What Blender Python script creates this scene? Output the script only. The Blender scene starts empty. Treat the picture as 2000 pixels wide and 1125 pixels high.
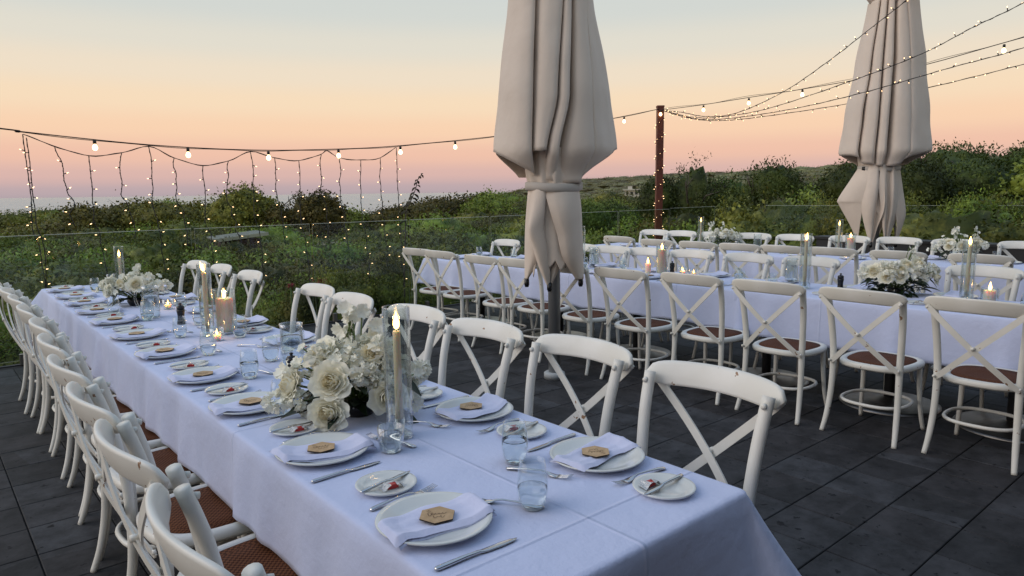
import bpy, bmesh, math, random
import numpy as np
from mathutils import Vector, Matrix, Euler, Quaternion

random.seed(7); rng = np.random.default_rng(7)
S = bpy.context.scene
COL = S.collection
PI = math.pi
sin, cos, rad = math.sin, math.cos, math.radians

# ------------------------------------------------------------------ camera
AZ, PITCH, ROLL, EYE = rad(40.5), rad(7.8), rad(0.69), 1.55
fwd = Vector((sin(AZ)*cos(PITCH), cos(AZ)*cos(PITCH), -sin(PITCH)))
right0 = Vector((cos(AZ), -sin(AZ), 0)); up0 = right0.cross(fwd)
right = right0*cos(ROLL) - up0*sin(ROLL); up = right0*sin(ROLL) + up0*cos(ROLL)
cam = bpy.data.cameras.new('camera'); cam_o = bpy.data.objects.new('camera', cam); COL.objects.link(cam_o)
m = Matrix((right, up, -fwd)).transposed().to_4x4(); m.translation = (0, 0, EYE)
cam_o.matrix_world = m
cam.sensor_width = 36; cam.lens = 36*1380/2000; cam.clip_start = 0.05; cam.clip_end = 40000
S.camera = cam_o

# ------------------------------------------------------------------ sky, sun, exposure
W = bpy.data.worlds.new('World'); S.world = W; W.use_nodes = True
nt = W.node_tree; nt.nodes.clear()
out = nt.nodes.new('ShaderNodeOutputWorld'); bg = nt.nodes.new('ShaderNodeBackground')
tc = nt.nodes.new('ShaderNodeTexCoord'); sep = nt.nodes.new('ShaderNodeSeparateXYZ')
asn = nt.nodes.new('ShaderNodeMath'); asn.operation = 'ARCSINE'
mp = nt.nodes.new('ShaderNodeMapRange'); mp.inputs['From Min'].default_value = rad(-10); mp.inputs['From Max'].default_value = rad(90)
rmp = nt.nodes.new('ShaderNodeValToRGB')
nt.links.new(tc.outputs['Generated'], sep.inputs[0]); nt.links.new(sep.outputs[2], asn.inputs[0])
nt.links.new(asn.outputs[0], mp.inputs['Value']); nt.links.new(mp.outputs[0], rmp.inputs[0])
def srgb(*c): return tuple(((x/255)/12.92 if x/255 < .04045 else ((x/255+.055)/1.055)**2.4) for x in c)
stops = [(-10, (30, 32, 30)), (-1.0, (60, 60, 62)), (-0.3, (172, 160, 166)), (0.3, (188, 168, 172)), (1.4, (218, 181, 173)), (2.9, (240, 194, 171)),
         (4.8, (249, 211, 178)), (6.8, (247, 221, 189)), (8.8, (239, 223, 200)), (11, (226, 221, 207)), (13.5, (211, 215, 210)),
         (17, (199, 208, 211)), (28, (180, 197, 210)), (50, (160, 182, 208)), (90, (146, 170, 206))]
cr = rmp.color_ramp; cr.interpolation = 'EASE'
while len(cr.elements) > 1: cr.elements.remove(cr.elements[0])
for i, (e, c) in enumerate(stops):
    el = cr.elements[0] if i == 0 else cr.elements.new((e+10)/100)
    el.position = (e+10)/100; el.color = (*srgb(*c), 1)
nt.links.new(rmp.outputs[0], bg.inputs[0]); bg.inputs[1].default_value = 1.0
nt.links.new(bg.outputs[0], out.inputs[0])
sun = bpy.data.lights.new('sun', 'SUN'); sun.energy = 1.2; sun.angle = rad(50); sun.color = (1.0, .88, .80)
sun_o = bpy.data.objects.new('sun', sun); COL.objects.link(sun_o)
sun_o.rotation_euler = Vector((-.80, .48, .55)).to_track_quat('Z', 'Y').to_euler()
S.view_settings.view_transform = 'Standard'; S.view_settings.look = 'None'; S.view_settings.exposure = 0; S.view_settings.gamma = 1
S.cycles.use_denoising = True; S.cycles.max_bounces = 10; S.cycles.transparent_max_bounces = 24
S.cycles.transmission_bounces = 8; S.cycles.caustics_refractive = False; S.cycles.caustics_reflective = False
S.cycles.sample_clamp_indirect = 3

# ------------------------------------------------------------------ materials
def N(nt, t, **kw):
    n = nt.nodes.new(t)
    for k, v in kw.items():
        if hasattr(n, k): setattr(n, k, v)
        else: n.inputs[k.replace('_', ' ')].default_value = v
    return n
def mat(name, color, rough=.6, metal=0, var=None, vscale=8, bump=0, bscale=60, bdist=.01, spec=.5, detail=4, rnd=0, coat=0, sss=0, sheen=0):
    m = bpy.data.materials.new(name); m.use_nodes = True; nt = m.node_tree; b = nt.nodes['Principled BSDF']
    b.inputs['Roughness'].default_value = rough; b.inputs['Metallic'].default_value = metal
    b.inputs['Specular IOR Level'].default_value = spec
    if coat: b.inputs['Coat Weight'].default_value = coat
    if sheen: b.inputs['Sheen Weight'].default_value = sheen
    if sss:
        b.inputs['Subsurface Weight'].default_value = sss; b.inputs['Subsurface Radius'].default_value = (1.0, .45, .2); b.inputs['Subsurface Scale'].default_value = .05
    col = (*color, 1)
    b.inputs['Base Color'].default_value = col
    o = N(nt, 'ShaderNodeTexCoord')
    last = None
    if var:
        no = N(nt, 'ShaderNodeTexNoise', Scale=vscale, Detail=detail); nt.links.new(o.outputs['Object'], no.inputs['Vector'])
        r = N(nt, 'ShaderNodeValToRGB'); r.color_ramp.elements[0].position = .35; r.color_ramp.elements[1].position = .68
        r.color_ramp.elements[0].color = (*var, 1); r.color_ramp.elements[1].color = col
        nt.links.new(no.outputs[0], r.inputs[0]); last = r.outputs[0]
    if rnd:
        oi = N(nt, 'ShaderNodeObjectInfo'); mr = N(nt, 'ShaderNodeMapRange'); mr.inputs['To Min'].default_value = 1-rnd; mr.inputs['To Max'].default_value = 1+rnd
        nt.links.new(oi.outputs['Random'], mr.inputs['Value'])
        hs = N(nt, 'ShaderNodeHueSaturation'); hs.inputs['Color'].default_value = col
        if last: nt.links.new(last, hs.inputs['Color'])
        nt.links.new(mr.outputs[0], hs.inputs['Value']); last = hs.outputs[0]
    if last: nt.links.new(last, b.inputs['Base Color'])
    if bump:
        n2 = N(nt, 'ShaderNodeTexNoise', Scale=bscale, Detail=3.0); nt.links.new(o.outputs['Object'], n2.inputs['Vector'])
        bp = N(nt, 'ShaderNodeBump', Strength=bump, Distance=bdist); nt.links.new(n2.outputs[0], bp.inputs['Height']); nt.links.new(bp.outputs[0], b.inputs['Normal'])
    return m
def emis(name, color, strength, sample=False):
    m = bpy.data.materials.new(name); m.use_nodes = True; nt = m.node_tree; nt.nodes.clear()
    o = N(nt, 'ShaderNodeOutputMaterial'); e = N(nt, 'ShaderNodeEmission', Strength=strength); e.inputs[0].default_value = (*color, 1)
    nt.links.new(e.outputs[0], o.inputs[0])
    if not sample: m.cycles.emission_sampling = 'NONE'
    return m
def glass(name, tint=(.96, .98, .98), f0=.04, fmax=.75, rough=.02, power=3.2, gloss=(1, 1, 1)):
    m = bpy.data.materials.new(name); m.use_nodes = True; nt = m.node_tree; nt.nodes.clear()
    o = N(nt, 'ShaderNodeOutputMaterial'); t = N(nt, 'ShaderNodeBsdfTransparent'); t.inputs[0].default_value = (*tint, 1)
    g = N(nt, 'ShaderNodeBsdfGlossy', Roughness=rough); g.inputs[0].default_value = (*gloss, 1)
    lw = N(nt, 'ShaderNodeLayerWeight', Blend=.5); pw = N(nt, 'ShaderNodeMath', operation='POWER'); pw.inputs[1].default_value = power
    mr = N(nt, 'ShaderNodeMapRange'); mr.inputs['To Min'].default_value = f0; mr.inputs['To Max'].default_value = fmax
    mx = N(nt, 'ShaderNodeMixShader')
    nt.links.new(lw.outputs['Facing'], pw.inputs[0]); nt.links.new(pw.outputs[0], mr.inputs['Value']); nt.links.new(mr.outputs[0], mx.inputs[0])
    nt.links.new(t.outputs[0], mx.inputs[1]); nt.links.new(g.outputs[0], mx.inputs[2]); nt.links.new(mx.outputs[0], o.inputs[0])
    return m
def water_in_glass():
    m = bpy.data.materials.new('drinking_water'); m.use_nodes = True; b = m.node_tree.nodes['Principled BSDF']
    b.inputs['Transmission Weight'].default_value = 1; b.inputs['IOR'].default_value = 1.12; b.inputs['Roughness'].default_value = .08
    b.inputs['Base Color'].default_value = (.93, .96, .97, 1)
    return m
def chair_paint():
    m = mat('cream_paint', (.84, .825, .77), .42, var=(.76, .74, .67), vscale=5, bump=.08, bscale=30)
    nt = m.node_tree; b = nt.nodes['Principled BSDF']; src = b.inputs['Base Color'].links[0].from_socket
    tc = N(nt, 'ShaderNodeTexCoord'); oi = N(nt, 'ShaderNodeObjectInfo')
    ad = N(nt, 'ShaderNodeVectorMath', operation='ADD'); nt.links.new(tc.outputs['Object'], ad.inputs[0]); nt.links.new(oi.outputs['Location'], ad.inputs[1])
    no = N(nt, 'ShaderNodeTexNoise', Scale=26.0, Detail=3.0); nt.links.new(ad.outputs[0], no.inputs['Vector'])
    r = N(nt, 'ShaderNodeValToRGB'); r.color_ramp.elements[0].position = .705; r.color_ramp.elements[1].position = .72
    mx = N(nt, 'ShaderNodeMix', data_type='RGBA'); nt.links.new(no.outputs[0], r.inputs[0]); nt.links.new(r.outputs[0], mx.inputs['Factor'])
    nt.links.new(src, mx.inputs['A']); mx.inputs['B'].default_value = (.30, .17, .09, 1); nt.links.new(mx.outputs['Result'], b.inputs['Base Color'])
    return m
def rattan():
    m = mat('woven_rattan', (.22, .085, .045), .7, rnd=.15, spec=.15)
    nt = m.node_tree; b = nt.nodes['Principled BSDF']; tc = N(nt, 'ShaderNodeTexCoord')
    ck = N(nt, 'ShaderNodeTexChecker', Scale=110.0); nt.links.new(tc.outputs['Object'], ck.inputs['Vector'])
    ck.inputs['Color1'].default_value = (.19, .070, .030, 1); ck.inputs['Color2'].default_value = (.06, .018, .007, 1)
    nt.links.new(ck.outputs[0], b.inputs['Base Color'])
    bp = N(nt, 'ShaderNodeBump', Strength=.6, Distance=.002); nt.links.new(ck.outputs[1], bp.inputs['Height']); nt.links.new(bp.outputs[0], b.inputs['Normal'])
    return m
def linen(name, col, crease=True):
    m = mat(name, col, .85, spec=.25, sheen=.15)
    nt = m.node_tree; b = nt.nodes['Principled BSDF']; tc = N(nt, 'ShaderNodeTexCoord')
    n1 = N(nt, 'ShaderNodeTexNoise', Scale=4.5, Detail=6.0, Roughness=.6); nt.links.new(tc.outputs['Object'], n1.inputs['Vector'])
    bp = N(nt, 'ShaderNodeBump', Strength=.35, Distance=.035); nt.links.new(n1.outputs[0], bp.inputs['Height'])
    last = bp
    if crease:   # ironed fold lines, raised ridges in the cloth
        sp = N(nt, 'ShaderNodeSeparateXYZ'); nt.links.new(tc.outputs['Object'], sp.inputs[0])
        for axis, per, off in ((0, .52, -1.205), (1, .62, -1.14)):
            a = N(nt, 'ShaderNodeMath', operation='ADD'); a.inputs[1].default_value = off+50*per; nt.links.new(sp.outputs[axis], a.inputs[0])
            mo = N(nt, 'ShaderNodeMath', operation='PINGPONG'); mo.inputs[1].default_value = per/2 if False else per; nt.links.new(a.outputs[0], mo.inputs[0])
            mr = N(nt, 'ShaderNodeMapRange'); mr.inputs['From Min'].default_value = 0; mr.inputs['From Max'].default_value = .009
            mr.inputs['To Min'].default_value = 1; mr.inputs['To Max'].default_value = 0; nt.links.new(mo.outputs[0], mr.inputs['Value'])
            b2 = N(nt, 'ShaderNodeBump', Strength=.8, Distance=.004); nt.links.new(mr.outputs[0], b2.inputs['Height']); nt.links.new(last.outputs[0], b2.inputs['Normal']); last = b2
    nt.links.new(last.outputs[0], b.inputs['Normal'])
    return m
def tile_mat():
    m = mat('slate_tile', (.04, .043, .05), .55)
    nt = m.node_tree; b = nt.nodes['Principled BSDF']; g = N(nt, 'ShaderNodeNewGeometry')
    sp = N(nt, 'ShaderNodeVectorMath', operation='DIVIDE'); sp.inputs[1].default_value = (.322, .322, 1)
    ad = N(nt, 'ShaderNodeVectorMath', operation='ADD'); ad.inputs[1].default_value = (-.30/.322, -.022/.322, 0)
    fl = N(nt, 'ShaderNodeVectorMath', operation='FLOOR'); wn = N(nt, 'ShaderNodeTexWhiteNoise')
    nt.links.new(g.outputs['Position'], sp.inputs[0]); nt.links.new(sp.outputs[0], ad.inputs[0]); nt.links.new(ad.outputs[0], fl.inputs[0]); nt.links.new(fl.outputs[0], wn.inputs[0])
    r = N(nt, 'ShaderNodeValToRGB'); e = r.color_ramp.elements; e[0].color = (.030, .030, .032, 1); e[1].color = (.056, .058, .064, 1); x = e.new(.5); x.color = (.041, .039, .041, 1)
    nt.links.new(wn.outputs[0], r.inputs[0])
    n1 = N(nt, 'ShaderNodeTexNoise', Scale=5.0, Detail=10.0, Roughness=.72); nt.links.new(g.outputs['Position'], n1.inputs['Vector'])
    r2 = N(nt, 'ShaderNodeValToRGB'); r2.color_ramp.elements[0].color = (.5, .5, .5, 1); r2.color_ramp.elements[1].color = (1.5, 1.5, 1.5, 1)
    r2.color_ramp.elements[0].position = .38; r2.color_ramp.elements[1].position = .64; nt.links.new(n1.outputs[0], r2.inputs[0])
    mx = N(nt, 'ShaderNodeMix', data_type='RGBA', blend_type='MULTIPLY'); mx.inputs['Factor'].default_value = 1
    nt.links.new(r.outputs[0], mx.inputs['A']); nt.links.new(r2.outputs[0], mx.inputs['B'])
    n2 = N(nt, 'ShaderNodeTexNoise', Scale=17.0, Detail=5.0, Roughness=.6); nt.links.new(g.outputs['Position'], n2.inputs['Vector'])
    r3 = N(nt, 'ShaderNodeValToRGB'); r3.color_ramp.elements[0].position = .62; r3.color_ramp.elements[1].position = .67; nt.links.new(n2.outputs[0], r3.inputs[0])
    mx2 = N(nt, 'ShaderNodeMix', data_type='RGBA'); nt.links.new(r3.outputs[0], mx2.inputs['Factor']); nt.links.new(mx.outputs['Result'], mx2.inputs['A']); mx2.inputs['B'].default_value = (.010, .010, .012, 1)
    nt.links.new(mx2.outputs['Result'], b.inputs['Base Color'])
    bp = N(nt, 'ShaderNodeBump', Strength=.35, Distance=.004); nt.links.new(n2.outputs[0], bp.inputs['Height']); nt.links.new(bp.outputs[0], b.inputs['Normal'])
    mr = N(nt, 'ShaderNodeMapRange'); mr.inputs['To Min'].default_value = .6; mr.inputs['To Max'].default_value = .9; b.inputs['Specular IOR Level'].default_value = .28; nt.links.new(n1.outputs[0], mr.inputs['Value']); nt.links.new(mr.outputs[0], b.inputs['Roughness'])
    return m
def leaf_mat(name, c1, c2, sc=1.2, trans=.12, rnd=.45):
    m = bpy.data.materials.new(name); m.use_nodes = True; nt = m.node_tree; b = nt.nodes['Principled BSDF']
    g = N(nt, 'ShaderNodeTexCoord'); n1 = N(nt, 'ShaderNodeTexNoise', Scale=sc, Detail=6.0, Roughness=.7); nt.links.new(g.outputs['Object'], n1.inputs['Vector'])
    r = N(nt, 'ShaderNodeValToRGB'); r.color_ramp.elements[0].position = .40; r.color_ramp.elements[1].position = .60
    r.color_ramp.elements[0].color = (*c1, 1); r.color_ramp.elements[1].color = (*c2, 1); nt.links.new(n1.outputs[0], r.inputs[0])
    oi = N(nt, 'ShaderNodeObjectInfo'); hs = N(nt, 'ShaderNodeHueSaturation')
    mr = N(nt, 'ShaderNodeMapRange'); mr.inputs['To Min'].default_value = 1-rnd; mr.inputs['To Max'].default_value = 1+rnd; nt.links.new(oi.outputs['Random'], mr.inputs['Value'])
    mr2 = N(nt, 'ShaderNodeMapRange'); mr2.inputs['To Min'].default_value = .465; mr2.inputs['To Max'].default_value = .515; nt.links.new(oi.outputs['Random'], mr2.inputs['Value'])
    nt.links.new(mr.outputs[0], hs.inputs['Value']); nt.links.new(mr2.outputs[0], hs.inputs['Hue']); nt.links.new(r.outputs[0], hs.inputs['Color'])
    nt.links.new(hs.outputs[0], b.inputs['Base Color']); b.inputs['Roughness'].default_value = .6; b.inputs['Specular IOR Level'].default_value = .3
    if trans:
        tr = N(nt, 'ShaderNodeBsdfTranslucent'); nt.links.new(hs.outputs[0], tr.inputs[0]); mx = N(nt, 'ShaderNodeMixShader'); mx.inputs[0].default_value = trans
        o = nt.nodes['Material Output']; nt.links.new(b.outputs[0], mx.inputs[1]); nt.links.new(tr.outputs[0], mx.inputs[2]); nt.links.new(mx.outputs[0], o.inputs[0])
    return m

def petal_mat(name, c):
    m = mat(name, c, .7, spec=.2); nt = m.node_tree; b = nt.nodes['Principled BSDF']; tr = N(nt, 'ShaderNodeBsdfTranslucent'); tr.inputs[0].default_value = (*c, 1)
    mx = N(nt, 'ShaderNodeMixShader'); mx.inputs[0].default_value = .22; o = nt.nodes['Material Output']; nt.links.new(b.outputs[0], mx.inputs[1]); nt.links.new(tr.outputs[0], mx.inputs[2]); nt.links.new(mx.outputs[0], o.inputs[0]); return m
M = dict(
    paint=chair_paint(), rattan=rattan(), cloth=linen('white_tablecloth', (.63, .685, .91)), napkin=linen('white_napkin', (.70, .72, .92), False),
    china=mat('white_china', (.74, .75, .72), .12, spec=.6), steel=mat('polished_steel', (.62, .62, .63), .13, 1), brushed=mat('brushed_steel', (.42, .40, .38), .4, 1, var=(.3, .28, .26), vscale=4),
    wood=mat('birch_ply', (.60, .40, .22), .6, var=(.48, .31, .16), vscale=60, rnd=.12), burnt=mat('burnt_edge', (.03, .018, .012), .8),
    ink=mat('burnt_script', (.10, .05, .025), .8), red=mat('red_wrapper', (.50, .02, .02), .3), foil=mat('clear_wrapper', (.70, .70, .70), .2, .3, bump=.8, bscale=120),
    glass=glass('clear_glass'), vglass=glass('vase_glass', (.94, .965, .965), .07, .95, power=1.9), water=water_in_glass(),
    wax=mat('ivory_wax', (.82, .70, .50), .45, sss=.6), wax2=mat('pillar_wax', (.90, .74, .58), .45, sss=1), wick=mat('charred_wick', (.01, .01, .01), .9),
    flame=emis('candle_flame', (1, .55, .16), 9, True), flame_core=emis('flame_core', (1, .86, .5), 14), black=mat('black_lacquer', (.008, .008, .009), .25),
    tile=tile_mat(), grout=mat('dark_grout', (.008, .008, .009), .9), canvas=mat('beige_canvas', (.78, .67, .57), .9, var=(.72, .615, .52), vscale=1.2, detail=8, bump=.22, bscale=5, bdist=.05, spec=.2, sheen=.2),
    strap=mat('canvas_strap', (.52, .47, .42), .8), pole=mat('grey_pole', (.46, .46, .46), .4, .6), collar=mat('pale_collar', (.45, .47, .47), .5),
    redwood=mat('red_brown_timber', (.17, .042, .022), .55, var=(.11, .028, .016), vscale=6, bump=.2), cord=mat('black_cord', (.012, .012, .012), .6), plastic=mat('black_plastic', (.02, .018, .016), .5),
    bulb=emis('warm_bulb', (1, .70, .34), 7, True), fairy=emis('fairy_bulb', (1, .62, .32), 5), fence=glass('fence_glass', (.90, .94, .92), .018, .5, power=4),
    edge_dark=mat('glass_side_edge', (.10, .13, .10), .2), edge=mat('glass_edge_glint', (.50, .56, .48), .2), petal=petal_mat('cream_petal', (.97, .94, .80)), rose_in=petal_mat('rose_heart', (.97, .90, .68)),  # edge: pale colour stands for light refracted in the top of the glass
    white_petal=petal_mat('white_petal', (.97, .96, .86)), stem=mat('green_stem', (.12, .18, .05), .6), green=mat('dark_leaf', (.014, .026, .010), .4), bowl=mat('dark_bowl', (.01, .01, .01), .3),
    dark_leaf=leaf_mat('vine_leaf', (.03, .03, .015), (.06, .05, .025)), trunk=mat('grey_bark', (.12, .10, .08), .9, var=(.07, .055, .045), vscale=10), pale=mat('bleached_branch', (.36, .31, .27), .9),
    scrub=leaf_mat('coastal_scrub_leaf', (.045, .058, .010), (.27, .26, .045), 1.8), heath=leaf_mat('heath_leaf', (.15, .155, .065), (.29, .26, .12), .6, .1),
    pepper=leaf_mat('willow_leaf', (.020, .036, .006), (.088, .125, .020), 1.0), near=leaf_mat('bright_shrub_leaf', (.045, .075, .012), (.27, .34, .05), 2.2),
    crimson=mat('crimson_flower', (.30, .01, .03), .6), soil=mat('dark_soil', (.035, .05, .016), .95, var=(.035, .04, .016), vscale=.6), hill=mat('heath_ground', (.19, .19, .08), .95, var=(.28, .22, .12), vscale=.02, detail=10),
    roof=mat('grey_roof', (.20, .20, .18), .7), fascia=mat('cream_fascia', (.42, .40, .32), .7), wall=mat('brown_wall', (.07, .035, .028), .8), whitewall=mat('white_render', (.62, .58, .50), .8),
    dark=mat('charcoal_wall', (.018, .019, .022), .6), building=mat('dark_weatherboard', (.05, .05, .052), .7),
)

# ------------------------------------------------------------------ mesh helpers
def mesh(name, v, f, mats, smooth=True, midx=None):
    me = bpy.data.meshes.new(name); me.from_pydata([tuple(p) for p in v], [], f)
    for mm in (mats if isinstance(mats, (list, tuple)) else [mats]): me.materials.append(M[mm] if isinstance(mm, str) else mm)
    if smooth: me.polygons.foreach_set('use_smooth', [True]*len(me.polygons))
    if midx is not None: me.polygons.foreach_set('material_index', midx)
    me.update(); return me
class MB:
    def __init__(s): s.v = []; s.f = []; s.mi = []; s.cur = 0
    def add(s, v, f):
        o = len(s.v); s.v += [tuple(p) for p in v]; s.f += [tuple(i+o for i in q) for q in f]; s.mi += [s.cur]*len(f)
    def tube(s, pts, r, n=8, cap=True, flat=1.0):
        pts = [Vector(p) for p in pts]; R = r if isinstance(r, (list, tuple)) else [r]*len(pts)
        v = []; f = []; ref = None
        for i, p in enumerate(pts):
            d = (pts[min(i+1, len(pts)-1)] - pts[max(i-1, 0)]).normalized()
            if ref is None: ref = Vector((0, 0, 1)) if abs(d.z) < .9 else Vector((0, 1, 0))
            a = d.cross(ref).normalized(); b = a.cross(d); ref = b
            for k in range(n):
                t = 2*PI*k/n; v.append(p + (a*cos(t) + b*sin(t)*flat)*R[i])
        for i in range(len(pts)-1):
            for k in range(n): f.append((i*n+k, i*n+(k+1) % n, (i+1)*n+(k+1) % n, (i+1)*n+k))
        if cap: f.append(tuple(range(n-1, -1, -1))); f.append(tuple((len(pts)-1)*n+k for k in range(n)))
        s.add(v, f)
    def box(s, c, d, rot=None):
        x, y, z = (q/2 for q in d); v = [Vector((a*x, b*y, e*z)) for e in (-1, 1) for b in (-1, 1) for a in (-1, 1)]
        if rot is not None: v = [rot @ p for p in v]
        s.add([p+Vector(c) for p in v], [(0, 2, 3, 1), (4, 5, 7, 6), (0, 1, 5, 4), (2, 6, 7, 3), (0, 4, 6, 2), (1, 3, 7, 5)])
    def lathe(s, prof, n=24, c=(0, 0, 0), closed=False):
        v = []; f = []; L = len(prof)
        for r, z in prof:
            for k in range(n): v.append((c[0]+r*cos(2*PI*k/n), c[1]+r*sin(2*PI*k/n), c[2]+z))
        for i in range(L-1):
            for k in range(n): f.append((i*n+k, i*n+(k+1) % n, (i+1)*n+(k+1) % n, (i+1)*n+k))
        if closed: f.append(tuple(range(n-1, -1, -1))); f.append(tuple((L-1)*n+k for k in range(n)))
        s.add(v, f)
    def me(s, name, mats, smooth=True): return mesh(name, s.v, s.f, mats, smooth, s.mi if isinstance(mats, (list, tuple)) else None)
def link(o, parent=None):
    COL.objects.link(o)
    if parent: o.parent = parent
    return o
def part(name, me, parent, loc=None, rot=None, scale=None):
    o = bpy.data.objects.new(name, me); link(o, parent)
    if loc is not None: o.location = loc
    if rot is not None: o.rotation_euler = rot
    if scale is not None: o.scale = scale
    return o
def tag(o, label, cat, group=None, kind=None):
    o['label'] = label; o['category'] = cat
    if group: o['group'] = group
    if kind: o['kind'] = kind
    return o
def thing(name, label, cat, loc=(0, 0, 0), rz=0, group=None):
    o = bpy.data.objects.new(name, None); o.empty_display_size = .1; link(o); o.location = loc; o.rotation_euler = (0, 0, rz)
    return tag(o, label, cat, group)
def solo(name, me, label, cat, loc=(0, 0, 0), rz=0, group=None, rot=None):
    o = bpy.data.objects.new(name, me); link(o); o.location = loc; o.rotation_euler = rot or (0, 0, rz); return tag(o, label, cat, group)
def structure(name, me, loc=(0, 0, 0)):
    o = bpy.data.objects.new(name, me); link(o); o.location = loc; o['kind'] = 'structure'; return o
def copy_tree(src, parent=None):
    c = src.copy(); COL.objects.link(c); c.parent = parent
    for ch in list(src.children): copy_tree(ch, c)
    return c
def place(src, used, loc, rz, label, group=None):
    o = src if not used else copy_tree(src)
    o.location = loc; o.rotation_euler = (0, 0, rz); o['label'] = label
    if group: o['group'] = group
    return o
def lerp(a, b, t): return a + (b-a)*t
def interp(x, xs, ys): return float(np.interp(x, xs, ys))
def catmull(pts, n=6):
    P = [Vector(p) for p in pts]; out = []
    for i in range(len(P)-1):
        a = P[max(i-1, 0)]; b = P[i]; c = P[i+1]; d = P[min(i+2, len(P)-1)]
        for k in range(n):
            t = k/n; out.append(.5*((2*b)+(c-a)*t+(2*a-5*b+4*c-d)*t*t+(3*b-a-3*c+d)*t**3))
    out.append(P[-1]); return out
ORD = ['first', 'second', 'third', 'fourth', 'fifth', 'sixth', 'seventh', 'eighth', 'ninth', 'tenth', 'eleventh', 'twelfth', 'thirteenth']

# ------------------------------------------------------------------ terrain, sea
SKX = [(-.75, -.02), (-.12, -.02), (-.05, -.012), (0, -.002), (.05, .006), (.094, .0122), (.14, .0165), (.2, .0196), (.28, .0215), (.385, .0255), (.44, .0294), (.6, .034), (.9, .036)]
def bearing(x, y):   # angle to the right of the viewing axis, about the deck's near corner
    return math.atan2(x, y) - AZ
def ground(x, y):
    r = math.hypot(x, y); a = bearing(x, y)
    if y < 8.0 and r < 25: return -.6
    rt = min(max((a-.02)/.35, 0), 1)
    near = interp(r, [8, 10, 14, 25, 40, 60, 110], [-.9, -1.0, -1.8, -2.8, -3.3, -3.9, -4.4])
    nearR = interp(r, [8, 10, 14, 25, 40, 60, 110], [-.6, -.7, -.9, -1.6, -2.8, -4.2, -5.6])
    z = lerp(near, nearR, rt)
    if r > 38: z += interp(a, [-.7, -.56, -.50, -.44, -.36, -.30, -.25, -.16, -.11, -.03, .05, .2], [-1.3, -1.1, -.6, -.3, -.5, -.6, -1.35, -1.3, -.7, -.1, .1, -.3])*min(1, (r-38)/15)
    if r > 110:
        el = interp(a, [p[0] for p in SKX], [p[1] for p in SKX])
        far = interp(r, [110, 200, 330, 620, 900, 1400], [-4.4, -9, -4, EYE+620*el-2.0, EYE+620*el-10, -60])
        land = min(max((a+.13)/.12, 0), 1)
        coast = interp(r, [110, 170, 300, 2000], [-4.4, -34, -40, -60])
        z = lerp(coast, far, land)
    if r > 60: z += .5*sin(x*.045+1)*cos(y*.06) + (.9*sin(x*.021)*sin(y*.017+2) if r > 150 else 0)
    return z
rs = [3, 8.2, 9, 10, 11.5, 13, 15, 18, 21, 25, 30, 35, 42, 50, 60, 75, 90, 110, 125, 140, 160, 185, 215, 250, 290, 335, 380, 430, 480, 530, 575, 620, 660, 720, 800, 900, 1100, 1400]
A0, A1, NA = -1.5, 1.75, 150
V = []; F = []
for i, r in enumerate(rs):
    for k in range(NA):
        a = lerp(A0, A1, k/(NA-1))+AZ; x = r*sin(a); y = r*cos(a); V.append((x, y, ground(x, y)))
for i in range(len(rs)-1):
    for k in range(NA-1): F.append((i*NA+k, i*NA+k+1, (i+1)*NA+k+1, (i+1)*NA+k))
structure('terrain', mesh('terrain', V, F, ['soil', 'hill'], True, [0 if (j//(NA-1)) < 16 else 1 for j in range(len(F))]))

def sea_mat():
    m = bpy.data.materials.new('sea_water'); m.use_nodes = True; nt = m.node_tree; b = nt.nodes['Principled BSDF']
    g = N(nt, 'ShaderNodeNewGeometry'); mp_ = N(nt, 'ShaderNodeMapping'); mp_.inputs['Scale'].default_value = (.012, .003, 1); mp_.inputs['Rotation'].default_value = (0, 0, AZ+.4)
    nt.links.new(g.outputs['Position'], mp_.inputs[0]); n1 = N(nt, 'ShaderNodeTexNoise', Scale=1.0, Detail=6.0); nt.links.new(mp_.outputs[0], n1.inputs['Vector'])
    r = N(nt, 'ShaderNodeValToRGB'); r.color_ramp.elements[0].color = (.26, .33, .36, 1); r.color_ramp.elements[1].color = (.34, .40, .41, 1); r.color_ramp.elements[0].position = .4; r.color_ramp.elements[1].position = .6
    nt.links.new(n1.outputs[0], r.inputs[0]); nt.links.new(r.outputs[0], b.inputs['Base Color']); b.inputs['Roughness'].default_value = .25; b.inputs['Specular IOR Level'].default_value = .5
    n2 = N(nt, 'ShaderNodeTexNoise', Scale=.4, Detail=4.0); nt.links.new(g.outputs['Position'], n2.inputs['Vector'])
    bp = N(nt, 'ShaderNodeBump', Strength=.5, Distance=2.0); nt.links.new(n2.outputs[0], bp.inputs['Height']); nt.links.new(bp.outputs[0], b.inputs['Normal'])
    return m
M['sea'] = sea_mat()
V = []; F = []; rr = [100, 300, 900, 3000, 9000, 32000]
for r in rr:
    for k in range(60):
        a = lerp(-1.6, 1.9, k/59)+AZ; V.append((r*sin(a), r*cos(a), -30))
for i in range(len(rr)-1):
    for k in range(59): F.append((i*60+k, i*60+k+1, (i+1)*60+k+1, (i+1)*60+k))
structure('sea', mesh('sea', V, F, 'sea'))

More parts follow.
